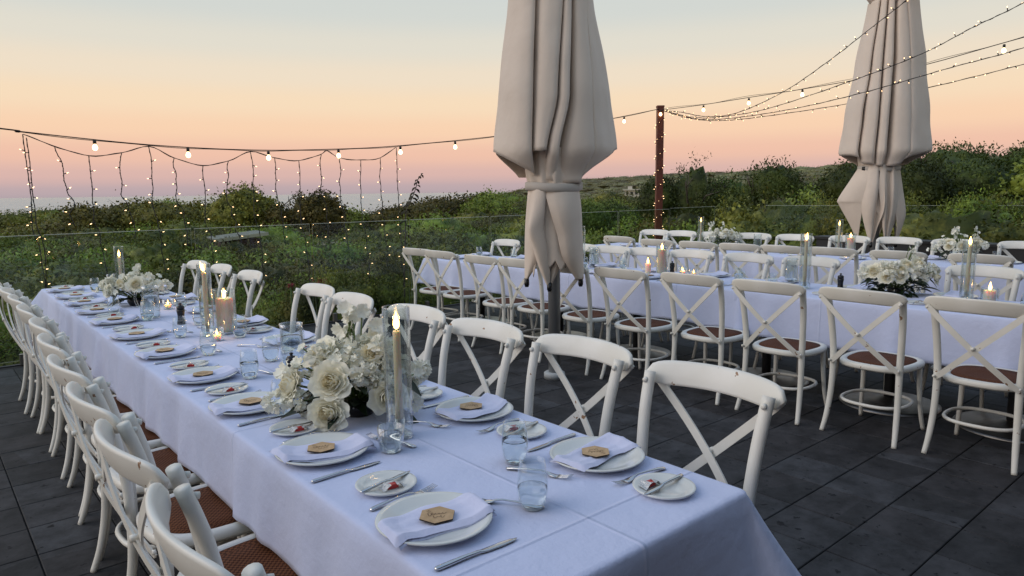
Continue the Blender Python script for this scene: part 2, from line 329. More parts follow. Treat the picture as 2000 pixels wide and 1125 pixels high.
# ------------------------------------------------------------------ deck of slate tiles
PIT, OX, OY = .322, .30, .022
mb = MB(); mb.box((5.0, 2.2, -.06), (17.0, 11.38, .1)); deck = structure('paved_deck', mb.me('paved_deck', 'grout', False))
mb = MB(); mb.box((5.0, 7.915, -.10), (17.0, .05, .2)); e = part('deck_edge', mb.me('deck_edge', 'dark', False), deck)
def tile_geo(c=(0, 0, 0), b=.003):
    h = (PIT-.005)/2; v = []
    for z, k in ((-.02, h), (-b, h), (0, h-b)):
        v += [(c[0]-k, c[1]-k, c[2]+z), (c[0]+k, c[1]-k, c[2]+z), (c[0]+k, c[1]+k, c[2]+z), (c[0]-k, c[1]+k, c[2]+z)]
    f = [(i, (i+1) % 4, 4+(i+1) % 4, 4+i) for i in range(4)] + [(4+i, 4+(i+1) % 4, 8+(i+1) % 4, 8+i) for i in range(4)] + [(8, 9, 10, 11)]
    return v, f
tm = MB(); tm.add(*tile_geo()); tile_me = tm.me('tile', 'tile', False)
cells = []
for i in range(-12, 42):
    for j in range(-10, 25):
        cx = OX+(i+.5)*PIT; cy = OY+(j+.5)*PIT
        if not (-3.45 < cx < 13.4 and -3.4 < cy < 7.74): continue
        d = Vector((cx, cy, -EYE)); w = d.dot(fwd)
        inv = w > .3 and abs(d.dot(right)/w) < .74 and abs(d.dot(up)/w) < .42
        hid = (.9 < cx < 1.6 and .8 < cy < 6.5) or (5.3 < cx < 5.8)
        cells.append(((0 if inv else 1, 1 if hid else 0, d.length), cx, cy))
cells.sort()
rest = MB()
for n, (_, cx, cy) in enumerate(cells):
    dz = rng.normal(0, .0006)
    if n < 298:
        o = part('tile', tile_me, deck, (cx, cy, dz)); o.rotation_euler = (rng.normal(0, .002), rng.normal(0, .002), 0)
    else: rest.add(*tile_geo((cx, cy, dz)))
o = part('distant_tiles', rest.me('distant_tiles', 'tile', False), deck); o['kind'] = 'stuff'

# unseen restaurant, inferred behind the viewpoint: dark wall and roof block light from there
b = thing('restaurant_building', 'unseen dark weatherboard restaurant building behind the tables, its roof added to block light', 'building', (5, -4.2, 0))
mb = MB(); mb.box((0, -.2, 1.95), (18, .3, 4.3)); part('wall', mb.me('wall', 'building', False), b)
mb = MB(); mb.box((0, 1.6, 3.05), (18.6, 3.8, .14)); part('added_shade_roof', mb.me('added_shade_roof', 'dark', False), b)  # unseen roof, added to cut the light from above and behind

# ------------------------------------------------------------------ foliage
def leafcloud(n, blobs, size, droop=0.0, elong=2.2, seed=0, jitter=.35, shell=.55, cl=0.0, ncl=60):
    """n small leaf quads spread through a union of ellipsoids (cx,cy,cz,rx,ry,rz)."""
    g = np.random.default_rng(seed); vol = np.array([b[3]*b[4]*b[5] for b in blobs])**.67; pick = g.choice(len(blobs), n, p=vol/vol.sum())
    B = np.array(blobs)[pick]; d = g.normal(size=(n, 3)); d /= np.linalg.norm(d, axis=1)[:, None]
    if cl:   # pull directions on to clump centres so that gaps and lobes appear
        c = g.normal(size=(ncl, 3)); c /= np.linalg.norm(c, axis=1)[:, None]; k = g.integers(0, ncl, n)
        d = c[k] + g.normal(size=(n, 3))*cl; rl = np.linalg.norm(d, axis=1)[:, None]; d = d/np.maximum(rl, .6)
        rr_ = (.72 + .33*g.random(ncl))[k][:, None]
    else: rr_ = 1
    rad_ = (shell + (1-shell)*g.random((n, 1))**.7)*rr_
    P = B[:, :3] + d*rad_*B[:, 3:6] + g.normal(size=(n, 3))*size*jitter
    nrm = d + g.normal(size=(n, 3))*.32 + np.array([0, 0, .2]); ax = g.normal(size=(n, 3)); ax[:, 2] = ax[:, 2]*(1-droop) - droop*1.6
    ax /= np.linalg.norm(ax, axis=1)[:, None]; sd = np.cross(nrm, ax); sd /= np.linalg.norm(sd, axis=1)[:, None]+1e-9
    L = size*(.6+.8*g.random((n, 1))); wv = L/elong
    v = np.stack([P-ax*L*.5, P+sd*wv*.5, P+ax*L*.5, P-sd*wv*.5], 1).reshape(-1, 3)
    return v, np.arange(4*n).reshape(n, 4)
def cloud_mesh(name, v, f, m):
    me = bpy.data.meshes.new(name); me.vertices.add(len(v)); me.vertices.foreach_set('co', v.astype(np.float32).ravel())
    me.loops.add(f.size); me.loops.foreach_set('vertex_index', f.astype(np.int32).ravel()); me.polygons.add(len(f)); me.polygons.foreach_set('loop_start', np.arange(0, f.size, 4, dtype=np.int32))
    me.materials.append(M[m]); me.update(calc_edges=True); me.validate(); return me
from mathutils import noise as mnoise
def ico(sub):
    bm = bmesh.new(); bmesh.ops.create_icosphere(bm, subdivisions=sub, radius=1); bm.verts.ensure_lookup_table()
    v = np.array([tuple(p.co) for p in bm.verts]); f = [tuple(q.index for q in p.verts) for p in bm.faces]; bm.free(); return v, f
ICO = {k: ico(k) for k in (2, 3, 4)}
def crown_mesh(name, bl, n, size, m, seed=0, sub=4, lump=.20, core=.93, elong=1.7, droop=0.0, fuzz=.35, freq=2.6):
    """lumpy crown bodies plus n small leaves seated on their outer surface"""
    g = np.random.default_rng(seed); U, FU = ICO[sub]; Vs = []; Fs = []; off = 0; B = np.array(bl, dtype=float); allp = []; alln = []
    for i, b in enumerate(B):
        so = Vector((seed*3.1+i*7.7, i*1.3, seed)); k = np.array([1+lump*(mnoise.noise(Vector(d)*freq+so)*1.1+.55*mnoise.noise(Vector(d)*freq*2.7+so)+.30*mnoise.noise(Vector(d)*freq*6.5+so)) for d in U])
        P = b[:3]+U*k[:, None]*b[3:6]; ins = np.zeros(len(P), bool)
        for j, c in enumerate(B):
            if j != i: ins |= (((P-c[:3])/(c[3:6]*.80))**2).sum(1) < 1
        Vs.append(b[:3]+(P-b[:3])*core); Fs += [tuple(q+off for q in t) for t in FU if not (ins[t[0]] and ins[t[1]] and ins[t[2]])]; off += len(P)
        ok = ~ins & (U[:, 2] > -.75); allp.append(P[ok]); nn = U[ok]/b[3:6]; alln.append(nn/np.linalg.norm(nn, axis=1)[:, None])
    P = np.concatenate(allp); Nn = np.concatenate(alln); pick = g.integers(0, len(P), n); P = P[pick]; Nn = Nn[pick]; el = elong
    P = P+g.normal(size=(n, 3))*size*.9+Nn*(g.random((n, 1))**2)*size*fuzz*6-Nn*size*.3
    nrm = Nn+g.normal(size=(n, 3))*.42+np.array([0, 0, .25]); ax = g.normal(size=(n, 3)); ax[:, 2] = ax[:, 2]*(1-droop)-droop*1.8; ax /= np.linalg.norm(ax, axis=1)[:, None]
    sd = np.cross(nrm, ax); sd /= np.linalg.norm(sd, axis=1)[:, None]+1e-9; L = size*(.6+.8*g.random((n, 1))); wv = L/el
    lv = np.stack([P-ax*L*.5, P+sd*wv*.5, P+ax*L*.5, P-sd*wv*.5], 1).reshape(-1, 3); core_v = np.concatenate(Vs); nc = len(core_v)
    v = np.concatenate([core_v, lv]); ft = np.array(Fs, dtype=np.int32); fq = np.arange(4*n, dtype=np.int32).reshape(n, 4)+nc
    me = bpy.data.meshes.new(name); me.vertices.add(len(v)); me.vertices.foreach_set('co', v.astype(np.float32).ravel())
    li = np.concatenate([ft.ravel(), fq.ravel()]); me.loops.add(len(li)); me.loops.foreach_set('vertex_index', li)
    st = np.concatenate([np.arange(len(ft))*3, len(ft)*3+np.arange(n)*4]).astype(np.int32); me.polygons.add(len(st)); me.polygons.foreach_set('loop_start', st)
    me.materials.append(M[m]); me.update(calc_edges=True); me.validate(); return me
def blobs(n, w, h, seed, base=.2, sp=.6):
    r_ = random.Random(seed); out = [(0, 0, h*.55, w*.36, w*.36, h*.38)]
    for i in range(n):
        a = r_.random()*2*PI; q = r_.uniform(.3, sp)*w*.62; z = r_.uniform(base+.1, .82)*h; s = r_.uniform(.16, .30)*w
        out.append((cos(a)*q, sin(a)*q, z, s, s, s*r_.uniform(.55, .85)*min(1.2, h/w*1.1)))
    return out
src = bpy.data.collections.new('scrub_sources')
def source(name, me):
    o = bpy.data.objects.new(name, me); src.objects.link(o); return o
for i in range(4):   # unit shrubs 1 m across
    source('scrub_source', crown_mesh('scrub', blobs(7, 1.0, .85, 50+i, 0, .7), 7000, .029, 'scrub' if i % 2 else 'near', i, 4, .26))
src2 = bpy.data.collections.new('near_sources')
for i in range(4):
    if i == 0: v, f = leafcloud(6500, blobs(7, 1.0, .95, 70+i, 0), .034, -.35, 3.0, 20+i, cl=.20, ncl=70, shell=.6)
    o = bpy.data.objects.new('shrub_source', cloud_mesh('near_shrub', v, f, 'near') if i == 0 else crown_mesh('near_shrub', blobs(7, 1.0, .92, 70+i, 0), 9000, .030, 'near' if i % 2 == 0 else 'scrub', 20+i, 3, .3, .84, 2.2, 0, .5, 3.2)); src2.objects.link(o)
src3 = bpy.data.collections.new('far_sources')
for i in range(3):
    o = bpy.data.objects.new('heath_source', crown_mesh('heath', blobs(4, 1.0, .6, 90+i, 0), 500, .06, 'heath', 40+i, 2, .25, .97)); src3.objects.link(o)
def scatter(name, pts, scales, coll, label):
    me = bpy.data.meshes.new(name); me.from_pydata(pts, [], [])
    at = me.attributes.new('size', 'FLOAT_VECTOR', 'POINT'); at.data.foreach_set('vector', np.array(scales, dtype=np.float32).ravel())
    o = bpy.data.objects.new(name, me); COL.objects.link(o); o['kind'] = 'stuff'; o['label'] = label; o['category'] = 'vegetation'
    ng = bpy.data.node_groups.new(name, 'GeometryNodeTree'); ng.interface.new_socket('Geometry', in_out='INPUT', socket_type='NodeSocketGeometry'); ng.interface.new_socket('Geometry', in_out='OUTPUT', socket_type='NodeSocketGeometry')
    gi = ng.nodes.new('NodeGroupInput'); go = ng.nodes.new('NodeGroupOutput'); ip = ng.nodes.new('GeometryNodeInstanceOnPoints'); ci = ng.nodes.new('GeometryNodeCollectionInfo')
    ci.inputs['Collection'].default_value = coll; ci.inputs['Separate Children'].default_value = True; ci.inputs['Reset Children'].default_value = True
    ip.inputs['Pick Instance'].default_value = True
    na = ng.nodes.new('GeometryNodeInputNamedAttribute'); na.data_type = 'FLOAT_VECTOR'; na.inputs['Name'].default_value = 'size'
    rv = ng.nodes.new('FunctionNodeRandomValue'); rv.data_type = 'FLOAT_VECTOR'; rv.inputs[0].default_value = (-.12, -.12, 0); rv.inputs[1].default_value = (.12, .12, 6.28)
    ri = ng.nodes.new('FunctionNodeRandomValue'); ri.data_type = 'INT'; ri.inputs[4].default_value = 0; ri.inputs[5].default_value = len(coll.objects)-1
    L = ng.links.new
    L(gi.outputs[0], ip.inputs['Points']); L(ci.outputs[0], ip.inputs['Instance']); L(rv.outputs[0], ip.inputs['Rotation']); L(na.outputs[0], ip.inputs['Scale'])
    L(ri.outputs[2], ip.inputs['Instance Index']); L(ip.outputs[0], go.inputs[0])
    md = o.modifiers.new('scatter', 'NODES'); md.node_group = ng
    return o
def ring_points(r0, r1, gap, size, zs=.8, amin=-.80, amax=.85, jit=.5, cond=None, sink=.15):
    pts = []; sc = []; r = r0
    while r < r1:
        g_ = gap(r); n = int((amax-amin)*r/g_)+1
        for k in range(n):
            a = AZ+amin+(k+random.random())*(amax-amin)/n; q = r+random.uniform(-jit, jit)*g_; x = q*sin(a); y = q*cos(a)
            if y < 8.5 and x < 13.5: continue
            if y < 3 and x < 16: continue
            if cond and not cond(x, y, q, a-AZ): continue
            s = size(q)*random.uniform(.7, 1.45); pts.append((x, y, ground(x, y)-sink*s*zs)); sc.append((s, s, s*zs*random.uniform(.8, 1.25)))
        r += g_*.8
    return pts, sc
HOUSES = [(-.335, 33), (-.42, 36), (-.215, 34)]
def clear_house(x, y, r, a):
    for ha, hr in HOUSES:
        if abs(a-ha) < .05 and hr-9 < r < hr+2: return random.random() < .4
    return True
p1, s1 = ring_points(12.5, 60, lambda r: 1.1+(r-12)*.028, lambda r: 2.0+(r-12)*.045, .95, cond=clear_house)
scatter('coastal_scrub', p1, s1, src, 'dense green coastal scrub falling away beyond the glass fence')
p2, s2 = ring_points(60, 130, lambda r: 2.6+(r-60)*.02, lambda r: 4.6+(r-60)*.02, .85)
scatter('coastal_woodland', p2, s2, src, 'low coastal woodland between the terrace and the sea')
p3, s3 = ring_points(130, 660, lambda r: 4.0+(r-130)*.011, lambda r: 6.5+(r-130)*.012, .42, amin=-.2, amax=.8, cond=lambda x, y, r, a: ground(x, y) > -20 and random.random() < .9)
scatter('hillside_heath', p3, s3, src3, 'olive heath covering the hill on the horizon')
# row of shrubs just beyond the glass
pn, sn = [], []
for x in np.arange(-2.2, 13.4, .33):
    for row in range(5):
        X = x+random.uniform(-.2, .2); Y = 8.75+row*.62+random.uniform(-.25, .25)
        top = interp(X, [-2, .5, 2, 3.2, 4.2, 5.2, 6.2, 7.5, 9, 11, 13.5], [.25, .15, .05, .10, .45, .62, .40, .45, .45, .55, .7])+random.uniform(-.28, .12)-row*.10
        g0 = ground(X, Y)-.1; hgt = top-g0; w = random.uniform(1.0, 1.5)
        pn.append((X, Y, g0)); sn.append((w, w, hgt/.9))
for y in np.arange(7.5, 2.0, -.45):
    for row in range(3):
        X = 14.3+row*.8+random.uniform(-.3, .3); pn.append((X, y+random.uniform(-.2, .2), -.8)); sn.append((1.4, 1.4, random.uniform(1.7, 2.3)))
scatter('fence_undergrowth', pn, sn, src2, 'leafy green undergrowth pressed against the outside of the glass fence')

def limbs(mb, base, h, w, n, seed, r0):
    g = random.Random(seed); top = Vector(base)+Vector((0, 0, h*.5))
    mb.tube([base, Vector(base)+Vector((g.uniform(-.05, .05)*w, 0, h*.25)), top], [r0, r0*.75, r0*.5], 7)
    for i in range(n):
        a = 2*PI*i/n+g.random(); s = Vector(base)+Vector((0, 0, h*g.uniform(.2, .45))); e = Vector(base)+Vector((cos(a)*w*.36, sin(a)*w*.36, h*g.uniform(.55, .88)))
        mid = (s+e)/2+Vector((0, 0, h*.06)); mb.tube(catmull([s, mid, e], 3), [r0*.45, r0*.4, r0*.35, r0*.3, r0*.22, r0*.16, r0*.1], 5)
        for q in range(3):
            e2 = e+Vector((g.uniform(-1, 1), g.uniform(-1, 1), g.uniform(0, .8)))*w*.14; mb.tube([mid.lerp(e, g.random()), e2], [r0*.16, r0*.05], 4)
TREES = [  # bearing px-angle (rad), distance, width, top elevation, kind, label
    (-.345, 52, 7.0, 2.15, 'scrub', 'broad dark tree with bleached bare limbs rising above the sea horizon'),
    (-.282, 50, 4.2, 1.65, 'scrub', 'round-topped tree beside the tree with bleached limbs, sea behind it'),
    (-.45, 58, 7.6, 1.15, 'scrub', 'wide low-crowned tree under the middle of the fairy-light curtain'),
    (-.51, 58, 6.4, .85, 'scrub', 'domed tree left of the wide low-crowned tree, against the sea'),
    (-.575, 56, 7.5, .30, 'scrub', 'low spreading tree below the sea, near the outermost fairy-light strands'),
    (-.628, 50, 7.0, -.15, 'scrub', 'dark low tree at the far edge of the shore scrub'),
    (-.40, 44, 3.6, -.60, 'scrub', 'shadowy bush-like tree just behind the small grey roof'),
    (-.395, 60, 6.5, .95, 'scrub', 'dark domed tree joining the bleached-limb tree on its shore side'),
    (-.215, 66, 6.0, -.05, 'near', 'low pale-green tree where the sea dips lowest beyond the fence'),
    (-.125, 64, 8.5, .75, 'scrub', 'rounded dark tree beyond the vine shoot'),
    (-.075, 70, 8.5, 1.15, 'scrub', 'rounded green tree between the vine shoot and the closed parasol'),
    (-.03, 66, 8.0, 1.35, 'near', 'yellow-green tree just beside the closed parasol, below the headland'),
    (.125, 34, 4.4, .85, 'pepper', 'feathery dark green tree just past the parasol band'),
    (.19, 34, 4.0, .80, 'pepper', 'low feathery tree beside the red-brown post'),
    (.248, 27, 3.3, 2.45, 'pepper', 'feathery tree with a tufted crown just past the red-brown post'),
    (.30, 29, 2.8, 2.05, 'pepper', 'shorter feathery tree between the two tufted trees'),
    (.342, 26, 3.2, 2.45, 'pepper', 'taller tufted tree halfway between post and second parasol'),
    (.402, 25, 3.4, 1.70, 'pepper', 'bushy tree in front of the second parasol, leaning into the hill'),
    (.445, 23, 2.6, 2.35, 'pepper', 'small dark tree right behind the second parasol band'),
    (.562, 20, 4.6, 2.62, 'pepper', 'biggest weeping tree with a bright feathery dome beside the second parasol'),
    (.50, 19, 3.4, 2.15, 'pepper', 'dark weeping tree under the bright feathery dome'),
    (.635, 19.5, 3.4, 2.25, 'pepper', 'dark weeping tree behind the slatted screen'),
    (.66, 23, 2.8, 2.8, 'pepper', 'thin-leaved tree showing above the slatted screen at the picture edge'),
]
for i, (a, r, w, top, kind, label) in enumerate(TREES):
    x = r*sin(AZ+a); y = r*cos(AZ+a); g0 = ground(x, y)-.1; h = top-g0
    t = thing('tree', label, 'tree', (x, y, g0), random.random()*6, 'trees around the terrace')
    mb = MB(); limbs(mb, (0, 0, 0), h, w, 6, i, .06+.02*h); part('trunk', mb.me('trunk', 'trunk'), t)
    lv = max(.09, r*.0042); nl = int(min(52000, 26*(w*h)/(lv*lv)*.5)) if kind == 'pepper' else int(min(24000, 13*(w*h)/(lv*lv)*.5))
    bl_ = np.array(blobs(17 if kind == 'pepper' else 12, w, h, i+5, .0 if kind == 'pepper' else .15, .8), dtype=float)
    kx = w*.52/max(np.abs(bl_[:, 0])+bl_[:, 3]); kz = h*.97/max(bl_[:, 2]+bl_[:, 5]); bl_[:, [0, 1, 3, 4]] *= kx; bl_[:, [2, 5]] *= kz
    if kind == 'pepper': cm_ = crown_mesh('crown', bl_, 34000, lv*.95, kind, i+100, 3, .34, .88, 2.6, .5, .30, 3.0)
    else: cm_ = crown_mesh('crown', bl_, 15000, lv*.85, kind, i+100, 4, .22, .93, 1.5, 0, .3, 2.4)
    part('crown', cm_, t)
    if i == 0:
        mb = MB()
        for k in range(26):
            g = random.Random(k+3); s = Vector((g.uniform(-1, .4), -1.0, h*.30)); e = s+Vector((g.uniform(-2.6, 1.9), g.uniform(-1.2, -.6), g.uniform(.5, h*.5)))
            pts = catmull([s, s.lerp(e, .5)+Vector((g.uniform(-.25, .25), 0, g.uniform(-.1, .4))), e], 4); mb.tube(pts, [lerp(.05, .015, q/8) for q in range(9)], 5)
        part('bare_branch', mb.me('bare_branch', 'pale'), t)
        mb = MB()
        for k in range(12):
            g = random.Random(k+63); s = Vector((3.1, -.8, h*.35)); e = s+Vector((g.uniform(-.9, .9), g.uniform(-1, -.2), g.uniform(.4, 1.6)))
            mb.tube([s, s.lerp(e, .5)+Vector((g.uniform(-.2, .2), 0, .1)), e], [.04, .03, .012], 5)
        t['group'] = 'trees around the terrace'; part('bare_branch', mb.me('bare_branch', 'pale'), t)
        t.rotation_euler = (0, 0, -AZ-a)

# crimson flowers in the undergrowth
for k, (fx, fy, fz, sp) in enumerate([(3.55, 8.35, .43, .05), (3.92, 8.35, .40, .14)]):
    t = thing('flowering_shrub', ['small crimson-flowered sprig low behind the glass fence', 'larger spray of crimson flowers behind the glass fence'][k], 'plant', (fx, fy, -.9), 0, 'crimson flowering shrubs')
    v, f = leafcloud(260 if k else 120, [(0, 0, fz+.9, sp, sp, sp*.8)], .022, 0, 2.5, k, shell=.2); part('blossom', cloud_mesh('blossom', v, f, 'crimson'), t)
    mb = MB()
    for q in range(5): mb.tube([(0, 0, 0), (random.uniform(-.05, .05), 0, .6), (random.uniform(-1, 1)*sp*.6, random.uniform(-1, 1)*sp*.6, fz+.9)], .005, 5)
    part('stem', mb.me('stem', 'stem'), t)

# houses below the deck and on the hill
def box_part(name, m, parent, c, d, rz=0):
    mb = MB(); mb.box((0, 0, 0), d); o = part(name, mb.me(name, m, False), parent, c); o.rotation_euler = (0, 0, rz); return o
def house(a, r, w, d, z0, z1, label, rz, tilt=0):
    x = r*sin(AZ+a); y = r*cos(AZ+a); t = thing('house', label, 'house', (x, y, z0), rz)
    h = z1-z0; box_part('wall', 'wall', t, (0, 0, h/2), (w, d, h))
    mb = MB(); mb.box((0, 0, 0), (w+.5, d+.6, .06)); ro = part('roof', mb.me('roof', 'roof', False), t, (0, 0, h+.12), (0, tilt, 0))
    mb = MB(); mb.box((0, -d/2-.31, -.02), (w+.52, .05, .13)); part('fascia', mb.me('fascia', 'fascia', False), ro)
    for q in (-.46,): box_part('post', 'fascia', t, (q*w, -d/2-.2, h/2), (.07, .07, h))
    box_part('window', 'dark', t, (w*.23, -d/2-.02, h*.6), (w*.3, .06, h*.4)); box_part('window', 'dark', t, (-w*.23, -d/2-.02, h*.6), (w*.3, .06, h*.4))
    return t
house(-.37, 31, 1.5, 1.6, -3.6, -.22, 'brown-walled shed with a cream roof edge among the scrub', -AZ+.55, -.10)
house(-.452, 36, .5, 1.0, -3.6, -.95, 'small grey-roofed outbuilding half hidden in the scrub', -AZ+.3)
house(-.232, 33, 1.1, 1.5, -3.8, -.75, 'pale flat roof showing between the bushes below the sea', -AZ-.5, -.06)
for a, r, w, h, z, label in [(.122, 560, 14, 3.2, 0, 'distant cream house with long low front high on the hillside'), (.168, 330, 8, 1.6, 0, 'distant white flat-roofed house halfway up the hillside')]:
    x = r*sin(AZ+a); y = r*cos(AZ+a); el = {0: 0}; zc = EYE + r*(.0078 if r > 400 else -.0012)
    t = thing('hillside_house', label, 'house', (x, y, zc-3), -AZ-a)
    box_part('wall', 'whitewall', t, (0, 0, 1.6), (w*.8, 5, 3.2)); box_part('roof', 'whitewall', t, (0, 0, 3.4), (w, 7, .5)); box_part('upper_storey', 'whitewall', t, (-w*.1, 0, 4.3), (w*.25, 3, 1.3 if r < 400 else .4))
    for q in (-.25, 0, .25): box_part('window', 'dark', t, (q*w, -2.52, 1.8), (w*.14, .1, 1.2))

# ------------------------------------------------------------------ glass fence
FY = 7.88
joints = [-2.3, -.98, .36, .96+.0, 2.28, 3.60, 4.955, 6.30, 7.66, 9.08, 10.47, 11.93, 13.3]
joints = [-3.0, -1.68, -.36, .96, 2.30, 3.625, 4.97, 6.33, 7.68, 9.09, 10.48, 11.93]
fl = thing('glass_fence', 'frameless clear glass balustrade along the sea edge of the terrace', 'fence', (0, FY, 0))
def panel(parent, p0, p1, zt):
    p0 = Vector(p0); p1 = Vector(p1); d = p1-p0; L = d.length; a = math.atan2(d.y, d.x); c = (p0+p1)/2
    mb = MB(); x = L/2; y = .006
    v = [(-x, -y, .04), (x, -y, .04), (x, y, .04), (-x, y, .04), (-x, -y, zt), (x, -y, zt), (x, y, zt), (-x, y, zt)]
    mb.add(v, [(0, 1, 5, 4), (2, 3, 7, 6)]); mb.cur = 1; mb.add(v, [(4, 5, 6, 7)]); mb.add([(-x, -y-.0012, zt-.005), (x, -y-.0012, zt-.005), (x, -y-.0012, zt), (-x, -y-.0012, zt)], [(0, 1, 2, 3)]); mb.cur = 2; mb.add(v, [(1, 2, 6, 5), (3, 0, 4, 7), (0, 3, 2, 1)])  # pale top face and front strip paint in the glint along the glass rim
    g = part('glass_panel', mb.me('glass_panel', ['fence', 'edge', 'edge_dark'], False), parent, (c.x, c.y, 0)); g.rotation_euler = (0, 0, a)
    for q in (-.32, .32):
        m2 = MB(); m2.box((0, 0, .05), (.045, .045, .10)); s = part('clamp', m2.me('clamp', 'brushed', False), parent, (c.x+cos(a)*q*L, c.y+sin(a)*q*L, 0)); s.rotation_euler = (0, 0, a)
for a, b in zip(joints[:-1], joints[1:]):
    hgt = 1.2 if b < 11 else 1.215
    panel(fl, (a+.018, 0, 0), (b-.018, 0, 0), hgt)
fr = thing('glass_fence', 'glass balustrade returning along the hedge behind the back table', 'fence', (0, 0, 0))
pts = [(13.45, 7.7), (13.75, 6.6), (14.1, 5.5), (14.5, 4.4), (14.9, 3.3), (15.2, 2.2)]
for a, b in zip(pts[:-1], pts[1:]): panel(fr, (*a, 0), (*b, 0), 1.2)
part('deck_extension', (lambda q: (q.box((14.4, 4.5, -.06), (2.2, 7.0, .09)), q.me('deck_extension', 'dark', False))[1])(MB()), deck)
# low dark wall and slatted screen at the hedge side
lw_ = thing('low_wall', 'low charcoal planter wall behind the back table chairs', 'wall', (11.6, 3.2, 0), rad(-4))
box_part('wall_block', 'dark', lw_, (0, .2, .35), (.3, 4.6, .70)); box_part('coping', 'dark', lw_, (0, .2, .72), (.36, 4.7, .04))
sc_ = thing('slatted_screen', 'dark leaning slatted screen at the picture edge by the weeping trees', 'screen', (13.25, 2.35, 0), rad(-70))
box_part('frame', 'dark', sc_, (-.42, 0, 1.0), (.05, .05, 2.3)).rotation_euler = (0, rad(7), 0)
box_part('frame', 'dark', sc_, (.9, 0, 1.1), (.05, .05, 2.3))
for k in range(22): box_part('slat', 'dark', sc_, (.22+k*.008, 0, .12+k*.095), (1.2-k*.012, .02, .05))
box_part('sail_cap', 'roof', sc_, (.3, 0, 2.22), (1.0, .3, .03))

# ------------------------------------------------------------------ closed parasols
def section(L, cr, R_, D, seed, back=.8):
    """closed outline of folded canvas seen from above: silhouettes L and R, creases between bulging folds"""
    g = random.Random(seed); c = (L+R_)/2; hw = (R_-L)/2
    def dep(x): return D*math.sqrt(max(.08, 1-((x-c)/hw)**2*.9))
    bs = [L]+cr+[R_]; out = [(L, .02)]
    for i in range(len(bs)-1):
        a, b = bs[i], bs[i+1]; w_ = b-a
        fr = [(.06, .62), (.30, .92), (.68, 1.0), (1.02, .93)] if i < len(bs)-2 else [(.02, .9), (.30, .95), (.65, .75), (.93, .42)]
        if i == 0: fr = [(.04, .35), (.28, .80), (.66, 1.0), (1.03, .95)]
        for u, k in fr: x = a+w_*u; out.append((x, -dep(min(max(x, L+.02), R_-.02))*k))
        if i < len(bs)-2: out.append((b-.004, -dep(b)*.42))
    out.append((R_, .02))
    for q in (.75, .4, 0, -.4, -.75): out.append((c+hw*q*.9, back*D*(1-q*q*.7)+(.03 if int(q*10) % 8 else -.03)))
    return out
def closed_spline(P, n=7):
    out = []; K = len(P)
    for i in range(K):
        a, b, c, d = (Vector(P[(i+j-1) % K]) for j in range(4))
        for k in range(n): t = k/n; out.append(.5*((2*b)+(c-a)*t+(2*a-5*b+4*c-d)*t*t+(3*b-a-3*c+d)*t**3))
    return out
def loft(levels, hems, NZ=60, n=7, wob=.004, seed=0):
    """levels: [(z, control points)] from top to bottom; hems: lower z for every control point"""
    zs = [l[0] for l in levels]; S_ = [closed_spline([(x, y, 0) for x, y in l[1]], n) for l in levels]; K = len(S_[0])
    H_ = [lerp(hems[i], hems[(i+1) % len(hems)], k/n) for i in range(len(hems)) for k in range(n)]
    V = []; F = []
    for i in range(NZ+1):
        for k in range(K):
            z = lerp(zs[0], H_[k], i/NZ); zc = max(z, zs[-1]); j = 0
            while j < len(zs)-2 and zc < zs[j+1]: j += 1
            t = (zs[j]-zc)/(zs[j]-zs[j+1]); t = max(0, min(1, t)); t = t*t*(3-2*t)*.5+t*.5; p = S_[j][k].lerp(S_[j+1][k], t)
            rr_ = 1+wob*3*sin(k*.21+z*6+seed)*sin(z*4.3+k*.05)
            V.append((p.x*rr_, p.y*rr_, z))
    for i in range(NZ):
        for k in range(K): F.append((i*K+k, (i+1)*K+k, (i+1)*K+(k+1) % K, i*K+(k+1) % K))
    return V, F
def sheet(levels, n=8, NZ=40):
    """open cloth flap lofted through rows of control points (z, [(x, y) ...])"""
    rows = [catmull([(x, y, z) for x, y in pts], n) for z, pts in levels]; V = []; F = []; K = len(rows[0]); cols = [catmull([r[k] for r in rows], max(2, NZ//len(rows))) for k in range(K)]; M_ = len(cols[0])
    for i in range(M_):
        for k in range(K): V.append(tuple(cols[k][i]))
    for i in range(M_-1):
        for k in range(K-1): F.append((i*K+k, (i+1)*K+k, (i+1)*K+k+1, i*K+k+1))
    return V, F
def cloth_part(name, VF, t, th=.004):
    o = part(name, mesh(name, VF[0], VF[1], 'canvas'), t); sm = o.modifiers.new('thick', 'SOLIDIFY'); sm.thickness = th; sm.offset = 0; return o
